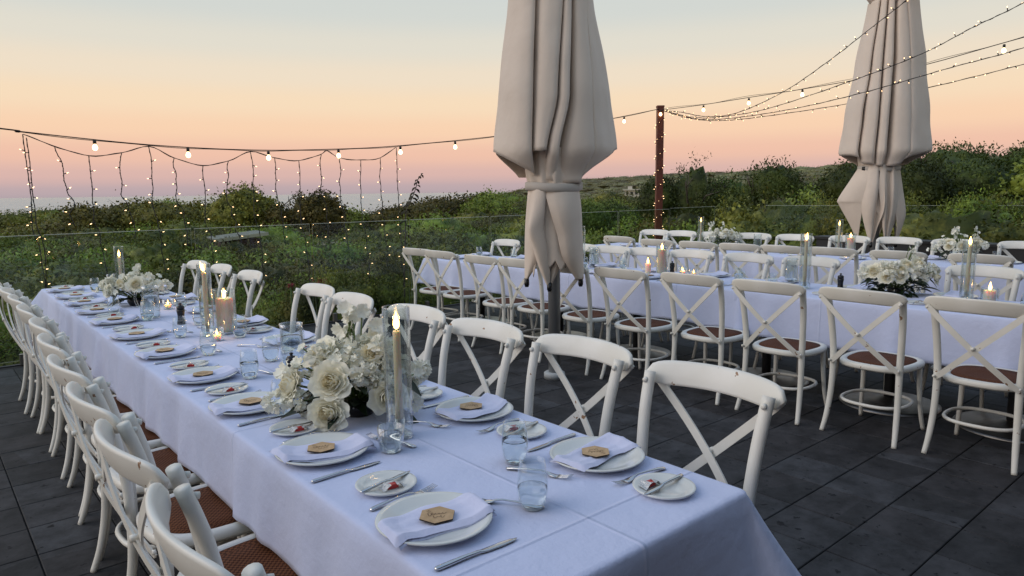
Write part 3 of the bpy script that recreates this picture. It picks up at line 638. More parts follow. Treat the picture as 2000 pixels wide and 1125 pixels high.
def parasol(loc, label, prm):
    t = thing('closed_parasol', label, 'parasol', loc, prm['rz'], 'closed canvas parasols'); zb_, rb = prm['band'], prm['rb']
    cloth_part('canopy', loft(prm['levels'], prm['hems']), t)
    mid = [(cos(2*PI*k/24)*rb*(1-.10*(k % 2)), sin(2*PI*k/24)*rb*(1-.10*(k % 2))) for k in range(24)]; big = [(x*1.25+.01*sin(i*2.1), y*1.15) for i, (x, y) in enumerate(mid)]; low = [(x*(1.03 if i % 3 else .93), y*(1.03 if i % 2 else .95)) for i, (x, y) in enumerate(mid)]
    cloth_part('gathered_waist', loft([(zb_+.30, big), (zb_+.10, [(x*1.08, y*1.08) for x, y in mid]), (zb_, mid), (zb_-.10, low), (zb_-.26, [(x*.92, y*.92) for x, y in low])], [zb_-.46-.05*(k % 3)-.04*(k % 5) for k in range(24)], 40, 5, .006), t)
    for fl in prm['flaps']: cloth_part('hanging_corner', sheet(fl), t)
    mb = MB(); mb.lathe([(rb+.012, zb_-.034), (rb+.026, zb_-.030), (rb+.028, zb_), (rb+.026, zb_+.030), (rb+.012, zb_+.034)], 60); mb.v = [(x, y, z+.010*sin(math.atan2(y, x)*2+1)) for x, y, z in mb.v]; part('strap', mb.me('strap', 'strap'), t)
    mb = MB(); mb.box((cos(prm['bk'])*(rb+.018), sin(prm['bk'])*(rb+.018), zb_), (.055, .02, .055), Matrix.Rotation(prm['bk']+PI/2, 3, 'Z')); part('buckle', mb.me('buckle', 'black'), t)
    mb = MB(); mb.lathe([(.050, .02), (.050, 3.9)], 24, closed=True); part('pole', mb.me('pole', 'pole'), t)
    mb = MB(); mb.lathe([(.088, 0), (.088, .045), (.075, .055), (.05, .055)], 32, closed=True); part('base_collar', mb.me('base_collar', 'collar'), t)
    for x, y, zz in prm['tips']:
        mb = MB(); mb.tube([(x*.4, y*.4, 2.6), (x, y, zz+.02)], .011, 6); rb_o = part('rib', mb.me('rib', 'pole'), t)
        mb = MB(); mb.lathe([(.014, zz-.028), (.021, zz-.010), (.019, zz+.045)], 12, (x, y, 0), True); part('rib_cap', mb.me('rib_cap', 'black'), rb_o)
    if prm.get('top'):
        V = []; F = []; NT = 160; zt = prm['levels'][0][0]
        for i, (z, rr_) in enumerate([(zt-.05, .22), (zt+.05, .28), (zt+.14, .36), (zt+.3, .5)]):
            for k in range(NT): th = 2*PI*k/NT; r_ = rr_*(1+.22*sin(th*4+.6)+.05*sin(th*11)); V.append((r_*cos(th)+.06, r_*sin(th), z))
        for i in range(3):
            for k in range(NT): F.append((i*NT+k, i*NT+(k+1) % NT, (i+1)*NT+(k+1) % NT, (i+1)*NT+k))
        cloth_part('vent_flap', (V, F), t)
    return t
# local +x points to screen right after rz = -AZ; -y faces the tables
B_ = [1.66]*5
parasol((4.0, 4.15, 0), 'closed beige canvas parasol tied round its pole between the front and middle tables',
        dict(rz=-AZ, band=1.58, rb=.205, bk=2.4,
             levels=[(3.8, section(-.25, [-.11, .03, .085, .16], .20, .20, 1)), (3.05, section(-.34, [-.155, .055, .125, .235], .30, .27, 1)), (2.26, section(-.43, [-.185, .005, .10, .275], .44, .34, 1)),
                     (1.86, section(-.475, [-.195, -.075, .02, .29], .495, .33, 1)), (1.66, section(-.40, [-.17, -.10, .0, .20], .36, .205, 1))],
             hems=[1.87, 1.855, 1.81, 1.74, 1.68, 1.66, 1.84, 1.855, 1.85, 1.86, 1.74, 1.66, 1.64, 1.63, 1.62, 1.62, 1.62, 1.61, 1.61, 1.61, 1.61, 1.63, 1.70, 1.79, 1.86, 1.88]+B_,
             flaps=[  # right corner: broad smooth triangle
                 [(1.61, [(-.10, -.17), (-.01, -.20), (.08, -.19), (.16, -.13), (.195, -.01), (.15, .12)]), (1.42, [(-.05, -.215), (.02, -.25), (.11, -.235), (.195, -.14), (.215, 0), (.17, .13)]), (1.22, [(.01, -.20), (.07, -.235), (.14, -.215), (.21, -.12), (.225, .0), (.19, .11)]),
                  (1.02, [(.06, -.185), (.11, -.205), (.17, -.175), (.225, -.09), (.23, .0), (.20, .08)]), (.84, [(.17, -.10), (.185, -.11), (.205, -.10), (.235, -.05), (.235, -.01), (.22, .03)])],
                 # middle corner with a doubled-back fold
                 [(1.60, [(-.17, -.12), (-.14, -.17), (-.08, -.20), (-.04, -.16), (.0, -.19), (.05, -.15)]), (1.42, [(-.20, -.11), (-.17, -.20), (-.09, -.21), (-.06, -.14), (.0, -.18), (.06, -.12)]), (1.25, [(-.21, -.12), (-.20, -.22), (-.10, -.20), (-.07, -.12), (.01, -.16), (.08, -.10)]),
                  (1.08, [(-.17, -.12), (-.15, -.20), (-.07, -.19), (-.05, -.11), (.02, -.15), (.07, -.10)]), (.92, [(-.12, -.12), (-.10, -.18), (-.05, -.16), (-.035, -.11), (.0, -.14), (.03, -.10)]), (.80, [(-.065, -.13), (-.055, -.14), (-.045, -.13), (-.04, -.12), (-.035, -.12), (-.03, -.11)])],
                 # left corner: narrow strip
                 [(1.60, [(-.05, -.18), (-.15, -.13), (-.20, -.04), (-.19, .06), (-.15, .14)]), (1.30, [(-.05, -.15), (-.17, -.14), (-.225, -.04), (-.22, .05), (-.17, .12)]), (1.05, [(-.10, -.13), (-.18, -.12), (-.235, -.03), (-.23, .04), (-.20, .08)]), (.84, [(-.215, -.04), (-.225, -.05), (-.24, -.02), (-.235, .01), (-.22, .03)])],
                 # back corner
                 [(1.62, [(-.15, .13), (-.05, .20), (.06, .20), (.16, .12)]), (1.2, [(-.12, .16), (-.03, .21), (.05, .21), (.12, .15)]), (.88, [(-.03, .2), (0, .21), (.02, .21), (.04, .2)])]],
             tips=[(.215, -.03, .80), (-.045, -.125, .775), (-.225, -.02, .80), (.0, .2, .85)]))
parasol((10.38, 4.25, 0), 'second closed beige canvas parasol tied with a strap behind the back table',
        dict(rz=-AZ-.50, band=1.80, rb=.245, bk=-PI/2-.75, top=True,
             levels=[(4.02, section(-.24, [-.10, -.01, .08, .22], .36, .28, 2)), (3.2, section(-.36, [-.17, -.03, .10, .30], .48, .36, 2)), (2.5, section(-.46, [-.24, -.04, .09, .34], .56, .42, 2)),
                     (2.03, section(-.51, [-.27, -.06, .08, .36], .61, .42, 2)), (1.84, section(-.42, [-.22, -.06, .05, .25], .46, .32, 2))],
             hems=[2.00, 1.99, 1.99, 1.98, 1.95, 1.90, 1.88, 1.87, 1.86, 1.85, 1.84, 1.84, 1.84, 1.83, 1.83, 1.83, 1.84, 1.83, 1.83, 1.85, 1.87, 1.90, 1.95, 1.98, 2.01, 2.02]+[1.85]*5,
             flaps=[
                 [(1.84, [(-.05, -.25), (-.14, -.21), (-.22, -.12), (-.24, 0), (-.18, .14)]), (1.62, [(-.10, -.27), (-.22, -.22), (-.33, -.12), (-.36, -.02), (-.22, .14)]), (1.38, [(-.16, -.22), (-.30, -.17), (-.44, -.08), (-.49, -.02), (-.28, .12)]), (1.30, [(-.16, -.20), (-.29, -.15), (-.42, -.07), (-.475, -.02), (-.28, .10)]), (1.05, [(-.19, -.14), (-.26, -.10), (-.32, -.05), (-.34, -.02), (-.26, .07)]), (.82, [(-.21, -.06), (-.22, -.05), (-.23, -.03), (-.235, -.01), (-.22, .02)])],
                 [(1.86, [(-.16, -.19), (-.10, -.25), (-.01, -.27), (.03, -.21), (.07, -.26)]), (1.55, [(-.17, -.21), (-.10, -.29), (.0, -.30), (.04, -.20), (.09, -.28)]), (1.25, [(-.18, -.20), (-.10, -.28), (-.02, -.28), (.02, -.19), (.10, -.28)]), (1.0, [(-.13, -.19), (-.08, -.24), (-.03, -.24), (.0, -.18), (.03, -.22)]), (.78, [(-.06, -.20), (-.05, -.21), (-.04, -.21), (-.03, -.19), (-.02, -.20)])],
                 [(1.85, [(.03, -.27), (.09, -.25), (.13, -.19), (.18, -.20), (.23, -.08)]), (1.55, [(.02, -.27), (.10, -.27), (.13, -.18), (.20, -.22), (.26, -.08)]), (1.25, [(.06, -.24), (.12, -.25), (.14, -.16), (.20, -.20), (.28, -.07)]), (1.0, [(.09, -.20), (.12, -.21), (.135, -.15), (.17, -.17), (.22, -.08)]), (.78, [(.13, -.16), (.135, -.165), (.14, -.15), (.15, -.15), (.16, -.13)])],
                 [(1.84, [(.16, -.19), (.22, -.11), (.25, .0), (.20, .14)]), (1.5, [(.19, -.17), (.27, -.10), (.31, -.01), (.24, .14)]), (1.2, [(.24, -.13), (.30, -.09), (.36, -.02), (.28, .10)]), (1.0, [(.26, -.09), (.30, -.06), (.33, -.01), (.28, .07)]), (.78, [(.255, -.03), (.26, -.03), (.27, -.01), (.26, .02)])],
                 [(1.84, [(-.18, .15), (-.06, .24), (.08, .24), (.20, .14)]), (1.2, [(-.14, .2), (-.03, .26), (.06, .26), (.14, .2)]), (.85, [(-.03, .24), (0, .25), (.02, .25), (.04, .24)])]],
             tips=[(-.225, -.02, .78), (-.045, -.20, .74), (.14, -.15, .74), (.262, -.01, .74), (0, .24, .80)]))

# ------------------------------------------------------------------ festoon post and lights
def light_bulb(parent, p, s=1.0):
    sk = MB(); sk.lathe([(.006, .0), (.013, -.002), (.016, -.014), (.016, -.040), (.013, -.044)], 12, closed=True); so = part('socket', SOCK, parent, p)
    part('bulb', BULB, so, (0, 0, 0))
mb = MB(); mb.lathe([(.006, .0), (.013, -.002), (.016, -.014), (.016, -.040), (.013, -.044)], 12, closed=True); SOCK = mb.me('socket', 'plastic')
mb = MB(); mb.lathe([(.010, -.044), (.014, -.052), (.022, -.066), (.025, -.080), (.021, -.095), (.010, -.104), (.001, -.106)], 14); BULB = mb.me('bulb', 'bulb')
FZ = 8.05
fest = [(-1.2, FZ, 2.34), (.743, FZ, 2.164), (.916, FZ, 2.14), (1.985, FZ, 2.056), (3.041, FZ, 2.033), (3.97, FZ, 2.067), (4.92, FZ, 2.136), (6.57, FZ, 2.324), (8.0, FZ, 2.53), (9.106, FZ, 2.716), (10.28, 7.95, 2.945)]
t = thing('festoon_lights', 'black festoon cord of round warm bulbs strung above the glass fence to the post', 'string lights')
mb = MB(); c = catmull(fest, 8); mb.tube([p+Vector((0, 0, .012)) for p in c], .0055, 6); mb.tube([p+Vector((0, .01, .004*sin(i*.9)+.004)) for i, p in enumerate(c)], .0035, 5); part('cord', mb.me('cord', 'cord'), t)
for x, z in ((1.495, 2.102), (2.363, 2.05), (3.235, 2.04), (4.111, 2.082), (4.993, 2.148), (5.875, 2.240), (6.77, 2.35), (7.65, 2.475), (8.54, 2.62), (9.417, 2.775)): light_bulb(t, (x, FZ, z))
main = [(10.28, 7.95, 2.93), (10.29, 7.08, 2.94), (10.3, 6.25, 2.97), (10.5, 5.4, 3.03), (10.75, 4.5, 3.12), (10.65, 3.71, 3.19), (10.34, 2.82, 3.27), (10.3, 1.6, 3.45), (10.1, -.5, 3.75), (10, -4.1, 4.1)]
t = thing('festoon_lights', 'black festoon cord of round warm bulbs running from the post behind the second parasol', 'string lights')
mb = MB(); c = catmull(main, 8); mb.tube(c, .0055, 6); mb.tube([p+Vector((.01, 0, .015+.012*sin(i*.5))) for i, p in enumerate(c)], .003, 5); part('cord', mb.me('cord', 'cord'), t)
for p in ((10.29, 7.08, 2.93), (10.3, 6.25, 2.96), (10.45, 5.45, 3.015), (10.73, 4.5, 3.11), (10.36, 2.86, 3.25), (10.3, 1.9, 3.4), (10.2, .9, 3.55)): light_bulb(t, p)
# fairy lights
def fairy_geo(mb, pts, step, r=.0038, sp=.028, lean=None, up=True, lb=1.0):
    """little lamp holders along a path; returns list of bulb positions"""
    out = []; acc = 0
    for a, b in zip(pts[:-1], pts[1:]):
        L = (b-a).length; acc += L
        if acc > step:
            acc = random.uniform(-.3, .3)*step; d = Vector((random.uniform(-1, 1), random.uniform(-1, 1), random.uniform(-1, .9) if up else random.uniform(-.6, .3))).normalized()
            if lean: d = (d*.5+Vector((random.choice([-1, 1]), 0, random.uniform(-.3, .3)))).normalized()
            s = b.copy(); e = s+d*sp; mb.tube([s, e], [r*1.1, r*1.25], 5); out.append((e, d))
    return out
def bulbs_geo(mb, lst, r=.0045):
    for p, d in lst: mb.tube([p, p+d*.008, p+d*.019], [r*.9, r, r*.35], 5)
swag = [(.916, 2.13), (1.184, 2.017), (1.441, 1.945), (1.714, 1.977), (1.985, 2.05), (2.228, 1.937), (2.506, 1.866), (2.782, 1.92), (3.041, 2.026), (3.312, 1.961), (3.598, 1.938), (3.867, 2.013), (3.969, 2.06), (4.114, 1.982), (4.403, 1.959), (4.684, 1.991), (4.921, 2.13)]
t = thing('fairy_light_curtain', 'curtain of dangling fairy lights hung in swags from the festoon cord above the fence', 'string lights')
mb = MB(); mb.tube(catmull([(x, FZ, z) for x, z in swag], 5), .004, 5); mb.tube([p+Vector((0, .008, .006*sin(i))) for i, p in enumerate(catmull([(x, FZ, z) for x, z in swag], 5))], .003, 5); part('swag_cord', mb.me('swag_cord', 'cord'), t)
drops = [(.916, 2.13, .31, .012), (.93, 2.10, .45, .03), (1.184, 2.017, 1.26, .07), (1.441, 1.945, .65, .02), (1.714, 1.977, 1.12, .035), (1.985, 2.05, .75, .025), (2.228, 1.937, 1.0, .035), (2.506, 1.866, .6, .02), (2.782, 1.92, 1.02, .05),
         (3.041, 2.026, .5, .02), (3.312, 1.961, .95, .03), (3.598, 1.938, .43, .02), (3.867, 2.013, 1.0, .03), (4.114, 1.982, .85, .03), (4.403, 1.959, .45, .02), (4.684, 1.991, .6, .02), (4.921, 2.13, .3, .025)]
bl = []
for x, z1, z0, wig in drops:
    n = 12; pts = []; dx = 0
    for i in range(n+1):
        dx = dx*.6+random.uniform(-1, 1)*wig*.55; pts.append((x+dx+(0.06 if i > n*.5 else .0)*i/n, FZ+random.uniform(-.01, .01), lerp(z1, z0, i/n)))
    pts = catmull(pts, 5); mb = MB(); mb.tube(pts, .0042, 5); mb.tube([p+Vector((.004*sin(i*1.7), .004, 0)) for i, p in enumerate(pts)], .0034, 5)
    bl += fairy_geo(mb, pts, .135, lean=True); part('dangling_strand', mb.me('dangling_strand', 'cord'), t)
mb = MB(); bulbs_geo(mb, bl, .0034); o = part('fairy_bulbs', mb.me('fairy_bulbs', 'fairy'), t); o['kind'] = 'stuff'
FL = dict(
    A=[(10.28, 7.9, 2.92), (10.16, 7.43, 2.84), (10.01, 6.83, 2.71), (9.85, 6.17, 2.70), (9.65, 5.32, 2.9), (9.48, 4.59, 3.21), (9.34, 4.02, 3.5), (9.22, 3.52, 3.76), (9.05, 2.7, 4.25)],
    B=[(10.26, 7.9, 2.92), (10.2, 7.57, 2.83), (10.13, 7.21, 2.74), (10.02, 6.64, 2.68), (9.81, 5.64, 2.71), (9.54, 4.27, 2.93), (9.37, 3.42, 3.11), (9.26, 2.87, 3.30), (9.16, 2.38, 3.45), (9.0, 1.2, 3.9)],
    C=[(10.26, 7.88, 2.91), (10.19, 7.45, 2.79), (10.1, 6.98, 2.68), (9.96, 6.23, 2.64), (9.75, 5.13, 2.67), (9.55, 4.07, 2.77), (9.37, 3.14, 2.90), (9.23, 2.36, 3.0), (9.1, 1.2, 3.25)],
    D=[(10.3, 7.88, 2.91), (10.3, 7.43, 2.76), (10.32, 6.93, 2.67), (10.5, 6.29, 2.67), (11.0, 5.15, 2.79), (11.1, 4.1, 2.90), (10.48, 2.67, 3.0), (10.3, 1.3, 3.2)])
FLAB = dict(A='steepest fairy-light string climbing from the post across the parasol top', B='fairy-light string crossing the second parasol below the steepest one', C='lower fairy-light string crossing the middle of the second parasol', D='lowest fairy-light string passing behind the second parasol')
for k in 'ABCD':
    t = thing('fairy_light_string', FLAB[k], 'string lights', group='fairy light strings fanning out from the post')
    pts = catmull(FL[k], 14); mb = MB(); mb.tube(pts, .0045, 5); mb.tube([p+Vector((.005*sin(i*1.1), 0, .005*cos(i*1.3))) for i, p in enumerate(pts)], .0035, 5)
    bl = fairy_geo(mb, pts, .10 if k != 'D' else .12, .0048, .034); part('cord', mb.me('cord', 'cord'), t)
    mb = MB(); bulbs_geo(mb, bl, .0036); o = part('fairy_bulbs', mb.me('fairy_bulbs', 'fairy'), t); o['kind'] = 'stuff'
t = thing('timber_post', 'red-brown square post wound with fairy lights at the terrace corner', 'post', (10.30, 7.98, 0), -AZ)
mb = MB(); mb.box((0, 0, 1.43), (.115, .115, 3.10)); part('post_shaft', mb.me('post_shaft', 'redwood', False), t)
mb = MB(); mb.box((0, 0, 2.995), (.125, .125, .03)); part('post_cap', mb.me('post_cap', 'redwood', False), t)
mb = MB(); pts = []
for i in range(160):
    q = i/159; a = q*2*PI*8; rr_ = .068/max(abs(cos(a)), abs(sin(a))); pts.append(Vector((rr_*cos(a), rr_*sin(a), lerp(.6, 2.8, q))))
mb.tube(pts, .0035, 5); bl = []
for i in range(6, 158, 3): d = Vector((pts[i].x, pts[i].y, 0)).normalized(); bl.append((pts[i]+d*.006, d))
part('fairy_cord', mb.me('fairy_cord', 'cord'), t); mb = MB(); bulbs_geo(mb, bl, .0042); o = part('fairy_bulbs', mb.me('fairy_bulbs', 'fairy'), t); o['kind'] = 'stuff'
s_ = part('socket', SOCK, t, (-.01, -.085, 2.93)); part('bulb', BULB, s_)

# vine shoot by the fence
t = thing('vine_shoot', 'tall climbing vine shoot with drooping leaves rising above the glass fence', 'plant', (5.03, 8.02, 0))
mb = MB(); st = catmull([(-.05, .06, -.6), (-.03, .04, .5), (-.02, .0, 1.0), (.0, 0, 1.30), (.09, 0, 1.46), (.16, 0, 1.60), (.20, 0, 1.72), (.28, 0, 1.80)], 6); mb.tube(st, [lerp(.012, .004, i/(len(st)-1)) for i in range(len(st))], 6); part('stem', mb.me('stem', 'trunk'), t)
for k in range(24):
    p = st[int(lerp(12, len(st)-1, k/23))]; sd = -1 if k % 2 else 1; L = lerp(.10, .05, k/23); d = Vector((sd*.75, random.uniform(-.6, .6), random.uniform(-.1, .5))).normalized()
    v = []; w_ = L*.26
    for q in range(6):
        u = q/5; c = p+d*L*.9*u*1.0+Vector((0, 0, -L*.9*u*u)); s = Vector((0, w_*sin(PI*min(u+.05, 1))**.8, 0)); s = Matrix.Rotation(random.uniform(-.2, .2)+k, 3, 'Z') @ s if q == 0 else s
        v += [c-s*1.0+Vector((w_*.6*sin(PI*u), 0, 0)), c+s-Vector((w_*.6*sin(PI*u), 0, 0))]
    part('leaf', mesh('leaf', v, [(2*q, 2*q+1, 2*q+3, 2*q+2) for q in range(5)], 'dark_leaf'), t)

# ------------------------------------------------------------------ tables and cloths
def cloth(c4, zt, zh, seed, corner=.10, wave=.016):
    g = random.Random(seed); c = [Vector((*p, 0)) for p in c4]; pts = []; nor = []; cf = []
    n = len(c); R = .03
    for i in range(4):
        a, b, d = c[i-1], c[i], c[(i+1) % 4]; u = (b-a).normalized(); w = (d-b).normalized()
        n0 = Vector((u.y, -u.x, 0)); n1 = Vector((w.y, -w.x, 0)); ctr = b-n0*R-n1*R
        for k in range(9):
            t_ = k/8; nn = (n0*(1-t_)+n1*t_).normalized(); pts.append(ctr+nn*R); nor.append(nn); cf.append(sin(PI*t_)*.6+.4 if 0 < k < 8 else .4)
        L = (d-b).length-2*R; m_ = max(6, int(L/.035))
        for k in range(1, m_):
            q = k/m_; pts.append(b-n0*0+w*(R+L*q) + (ctr+n1*R-(b+w*R))*0); nor.append(n1); dd = min(q, 1-q)*L; cf.append(.4*math.exp(-(dd/.10)**2))
    K = len(pts); per = 0; s_ = [0]
    for i in range(1, K): s_.append(s_[-1]+(pts[i]-pts[i-1]).length)
    tot = s_[-1]+(pts[0]-pts[-1]).length
    waves = [(round(tot/g.uniform(.22, .8)), g.uniform(0, 6.28), g.uniform(.4, 1)) for _ in range(7)]
    V = []; rings = [(-.02, 0, 0), (-.009, .0015, 0), (-.003, .005, 0), (0, .012, 0)]
    for off, dz, _ in rings:
        for p, nn in zip(pts, nor): V.append(p+nn*off+Vector((0, 0, zt-dz)))
    ND = 14
    for j in range(1, ND+1):
        t_ = j/ND
        for p, nn, s, q in zip(pts, nor, s_, cf):
            f_ = sum(am*sin(2*PI*fr*s/tot+ph) for fr, ph, am in waves)/2.2; f2 = max(0, f_)**1.3-.3*max(0, -f_)
            hz = zh+.012*f_
            off = .004+.012*t_+wave*(t_**.8)*f2*1.9+corner*q*t_**1.1
            V.append(p+nn*off+Vector((0, 0, lerp(zt-.012, hz, t_))))
    F = [tuple(range(K))]
    for r in range(len(rings)+ND-1):
        for k in range(K): F.append((r*K+k, (r+1)*K+k, (r+1)*K+(k+1) % K, r*K+(k+1) % K))
    me = mesh('tablecloth', V, F, 'cloth'); me.polygons[0].use_smooth = False; return me
def lay(name, c4, zt, zh, seed, label, **kw):
    o = solo(name, cloth(c4, zt, zh, seed, **kw), label, 'tablecloth'); sm = o.modifiers.new('thick', 'SOLIDIFY'); sm.thickness = .002; sm.offset = -1; return o
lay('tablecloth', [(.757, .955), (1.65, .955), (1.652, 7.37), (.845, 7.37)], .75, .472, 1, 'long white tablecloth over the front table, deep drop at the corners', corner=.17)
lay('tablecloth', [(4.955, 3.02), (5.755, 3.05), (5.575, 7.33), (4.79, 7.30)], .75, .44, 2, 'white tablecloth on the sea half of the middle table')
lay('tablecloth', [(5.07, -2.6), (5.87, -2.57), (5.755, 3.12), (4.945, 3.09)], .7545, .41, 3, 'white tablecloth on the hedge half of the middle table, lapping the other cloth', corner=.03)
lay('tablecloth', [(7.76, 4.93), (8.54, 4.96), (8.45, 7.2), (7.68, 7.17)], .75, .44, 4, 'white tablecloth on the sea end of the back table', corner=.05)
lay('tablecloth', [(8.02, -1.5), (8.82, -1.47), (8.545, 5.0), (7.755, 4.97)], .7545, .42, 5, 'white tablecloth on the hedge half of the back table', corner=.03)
def table(x0, y0, x1, y1, ped, label):   # tabletop between centre points, pedestals at ped
    t = thing('pedestal_table', label, 'table', (0, 0, 0)); a = math.atan2(-(x1-x0), y1-y0); L = math.hypot(x1-x0, y1-y0)
    mb = MB(); mb.box((0, 0, 0), (.72, L-.06, .03)); part('tabletop', mb.me('tabletop', 'building', False), t, ((x0+x1)/2, (y0+y1)/2, .722), (0, 0, a))
    for py in ped:
        q = (py-y0)/(y1-y0); px = lerp(x0, x1, q)-.06
        mb = MB(); mb.tube([(0, 0, .02), (0, 0, .70)], .036, 16); c = part('column', mb.me('column', 'dark'), t, (px, py, 0))
        mb = MB(); mb.lathe([(.33, 0), (.33, .006), (.30, .016), (.10, .028), (.05, .05), (.001, .05)], 48); part('base_disc', mb.me('base_disc', 'brushed'), c)
table(1.203, 1.0, 1.247, 7.32, [1.5, 2.9, 4.2, 5.6, 6.9], 'long pedestal table under the front tablecloth')
table(5.46, -2.4, 5.20, 7.28, [-.6, .3, 1.25, 2.0, 2.95, 4.28, 5.3, 6.6], 'long pedestal table with steel disc bases under the middle cloths')
table(8.40, -1.4, 8.07, 7.15, [.2, 1.4, 2.6, 3.8, 5.2, 6.6], 'long pedestal table under the back cloths')

# ------------------------------------------------------------------ chairs
def chair():
    t = thing('cross_back_chair', '', 'chair', (0, 0, 0), 0); P = 'paint'
    for s in (-1, 1):
        mb = MB(); pts = catmull([(s*.222, -.268, 0), (s*.212, -.232, .11), (s*.204, -.205, .27), (s*.201, -.200, .45), (s*.206, -.208, .60), (s*.216, -.236, .77), (s*.224, -.278, .912)], 5)
        rr = [interp(p.z, [0, .12, .44, .9], [.0145, .0175, .0205, .0215]) for p in pts]; mb.tube(pts, rr, 12, flat=.85); lg = part('back_leg', mb.me('back_leg', P), t)
        mb = MB(); mb.tube([(s*.224, -.254, .888), (s*.224, -.241, .885)], .009, 8); mb.v = [(v[0], v[1]-.002, v[2]) for v in mb.v]; part('bolt', mb.me('bolt', P), lg, (0, -.0, 0))
        mb = MB(); pts = catmull([(s*.198, .225, 0), (s*.186, .198, .12), (s*.176, .182, .28), (s*.172, .175, .44)], 4)
        mb.tube(pts, [lerp(.0125, .0165, i/(len(pts)-1)) for i in range(len(pts))], 12); part('front_leg', mb.me('front_leg', P), t)
    # crest rail
    V = []; F = []; NX = 28; sec = 12
    for i in range(NX+1):
        u = lerp(-1, 1, i/NX); x = u*.262; y = -.304-.060*(1-u*u); e = (1-abs(u)**9)**.5 if abs(u) < 1 else 0.04
        e = max(e, .10); zc = .898+.010*(1-u*u)
        nx = Vector((-.10*u/.262*.5*-1*0, 0, 0)); tang = Vector((.262, .10*u, 0)).normalized(); nn = Vector((-tang.y, tang.x, 0))
        for k in range(sec):
            a = 2*PI*k/sec; cs, sn = cos(a), sin(a); px = abs(cs)**.75*(1 if cs > 0 else -1)*.0105*(.75+.25*e); pz = abs(sn)**.45*(1 if sn > 0 else -1)*.043*e
            V.append(Vector((x, y, zc))+nn*(px-pz*.30)+Vector((0, 0, pz)))
    for i in range(NX):
        for k in range(sec): F.append((i*sec+k, (i+1)*sec+k, (i+1)*sec+(k+1) % sec, i*sec+(k+1) % sec))
    F.append(tuple(range(sec))); F.append(tuple(NX*sec+k for k in range(sec-1, -1, -1)))
    part('crest_rail', mesh('crest_rail', V, F, P), t)
    # crossed strips
    for s in (-1, 1):
        V = []; F = []; n = 16
        a = Vector((s*.238, -.334, .888)); b = Vector((-s*.208, -.226, .448))
        for i in range(n+1):
            q = i/n; p = a.lerp(b, q)+Vector((0, -.038*sin(PI*q)+(.006*s), 0)); w_ = .0155*(1 if .03 < q < .97 else .75)
            d = (b-a).normalized(); side = Vector((d.z, 0, -d.x)).normalized()
            for sx, sy in ((-1, -1), (1, -1), (1, 1), (-1, 1)): V.append(p+side*w_*sx+Vector((0, .0032*sy, 0)))
        for i in range(n):
            for k in range(4): F.append((i*4+k, i*4+(k+1) % 4, (i+1)*4+(k+1) % 4, (i+1)*4+k))
        F += [(3, 2, 1, 0), (n*4, n*4+1, n*4+2, n*4+3)]
        st = part('cross_strip', mesh('cross_strip', V, F, P, False), t)
        for (px, py, pz) in ((a.x*.985, a.y-.006, a.z-.012), (b.x*1.0, b.y-.010, b.z+.015)):
            mb = MB(); mb.tube([(px, py-.004, pz), (px, py+.006, pz)], .0085, 8); part('bolt', mb.me('bolt', P), st)
    mb = MB(); mb.tube([(0, -.334, .668), (0, -.316, .668)], .010, 10); part('bolt', mb.me('bolt', P), t)
    # seat frame and rattan seat
    def outline(rx, ry, ex, n=48, taper=.06, cy=0.0):
        o = []
        for k in range(n):
            a = 2*PI*k/n; c_, s_ = cos(a), sin(a); x = rx*abs(c_)**(2/ex)*(1 if c_ > 0 else -1); y = ry*abs(s_)**(2/ex)*(1 if s_ > 0 else -1); o.append((x*(1+taper*y/ry), y+cy))
        return o
    V = []; F = []; n = 48
    prof = [(.0, .432), (.006, .428), (.012, .440), (.012, .456), (.004, .466), (-.012, .468), (-.026, .464), (-.030, .45), (-.02, .436)]
    for off, z in prof:
        for x, y in outline(.208+off, .218+off, 3.0, cy=.014): V.append((x, y, z))
    for i in range(len(prof)):
        j = (i+1) % len(prof)
        for k in range(n): F.append((i*n+k, i*n+(k+1) % n, j*n+(k+1) % n, j*n+k))
    part('seat_frame', mesh('seat_frame', V, F, P), t)
    V = [(0, 0, .458)]+[(x, y, .460) for x, y in outline(.10, .10, 2.4, cy=.014)]+[(x, y, .4655) for x, y in outline(.179, .189, 3.0, cy=.014)]+[(x, y, .448) for x, y in outline(.184, .194, 3.0, cy=.014)]
    F = [(0, 1+k, 1+(k+1) % n) for k in range(n)]+[(1+k, 1+n+k, 1+n+(k+1) % n, 1+(k+1) % n) for k in range(n)]+[(1+n+k, 1+2*n+k, 1+2*n+(k+1) % n, 1+n+(k+1) % n) for k in range(n)]
    part('rattan_seat', mesh('rattan_seat', V, F, 'rattan'), t)
    # hoop stretcher
    o_ = outline(.190, .188, 2.6, 40, 0, -.015); mb = MB(); pp = [Vector((x, y, .205)) for x, y in o_]; V = []; F = []
    for i, p in enumerate(pp):
        d = (pp[(i+1) % 40]-pp[i-1]).normalized(); a_ = Vector((d.y, -d.x, 0))
        for k in range(8): V.append(p+a_*cos(2*PI*k/8)*.011+Vector((0, 0, sin(2*PI*k/8)*.011)))
    for i in range(40):
        for k in range(8): F.append((i*8+k, i*8+(k+1) % 8, ((i+1) % 40)*8+(k+1) % 8, ((i+1) % 40)*8+k))
    part('hoop_stretcher', mesh('hoop_stretcher', V, F, P), t)
    return t
CH = chair(); ch_used = False
def seat_row(lst, side, group):
    global ch_used
    for i, (x, y, rz) in enumerate(lst):
        place(CH, ch_used, (x, y, 0), rz, f'white cross-back chair, {ORD[i]} from the sea end, {side}', group); ch_used = True
g = random.Random(4)
def J(a=.02): return g.uniform(-a, a)
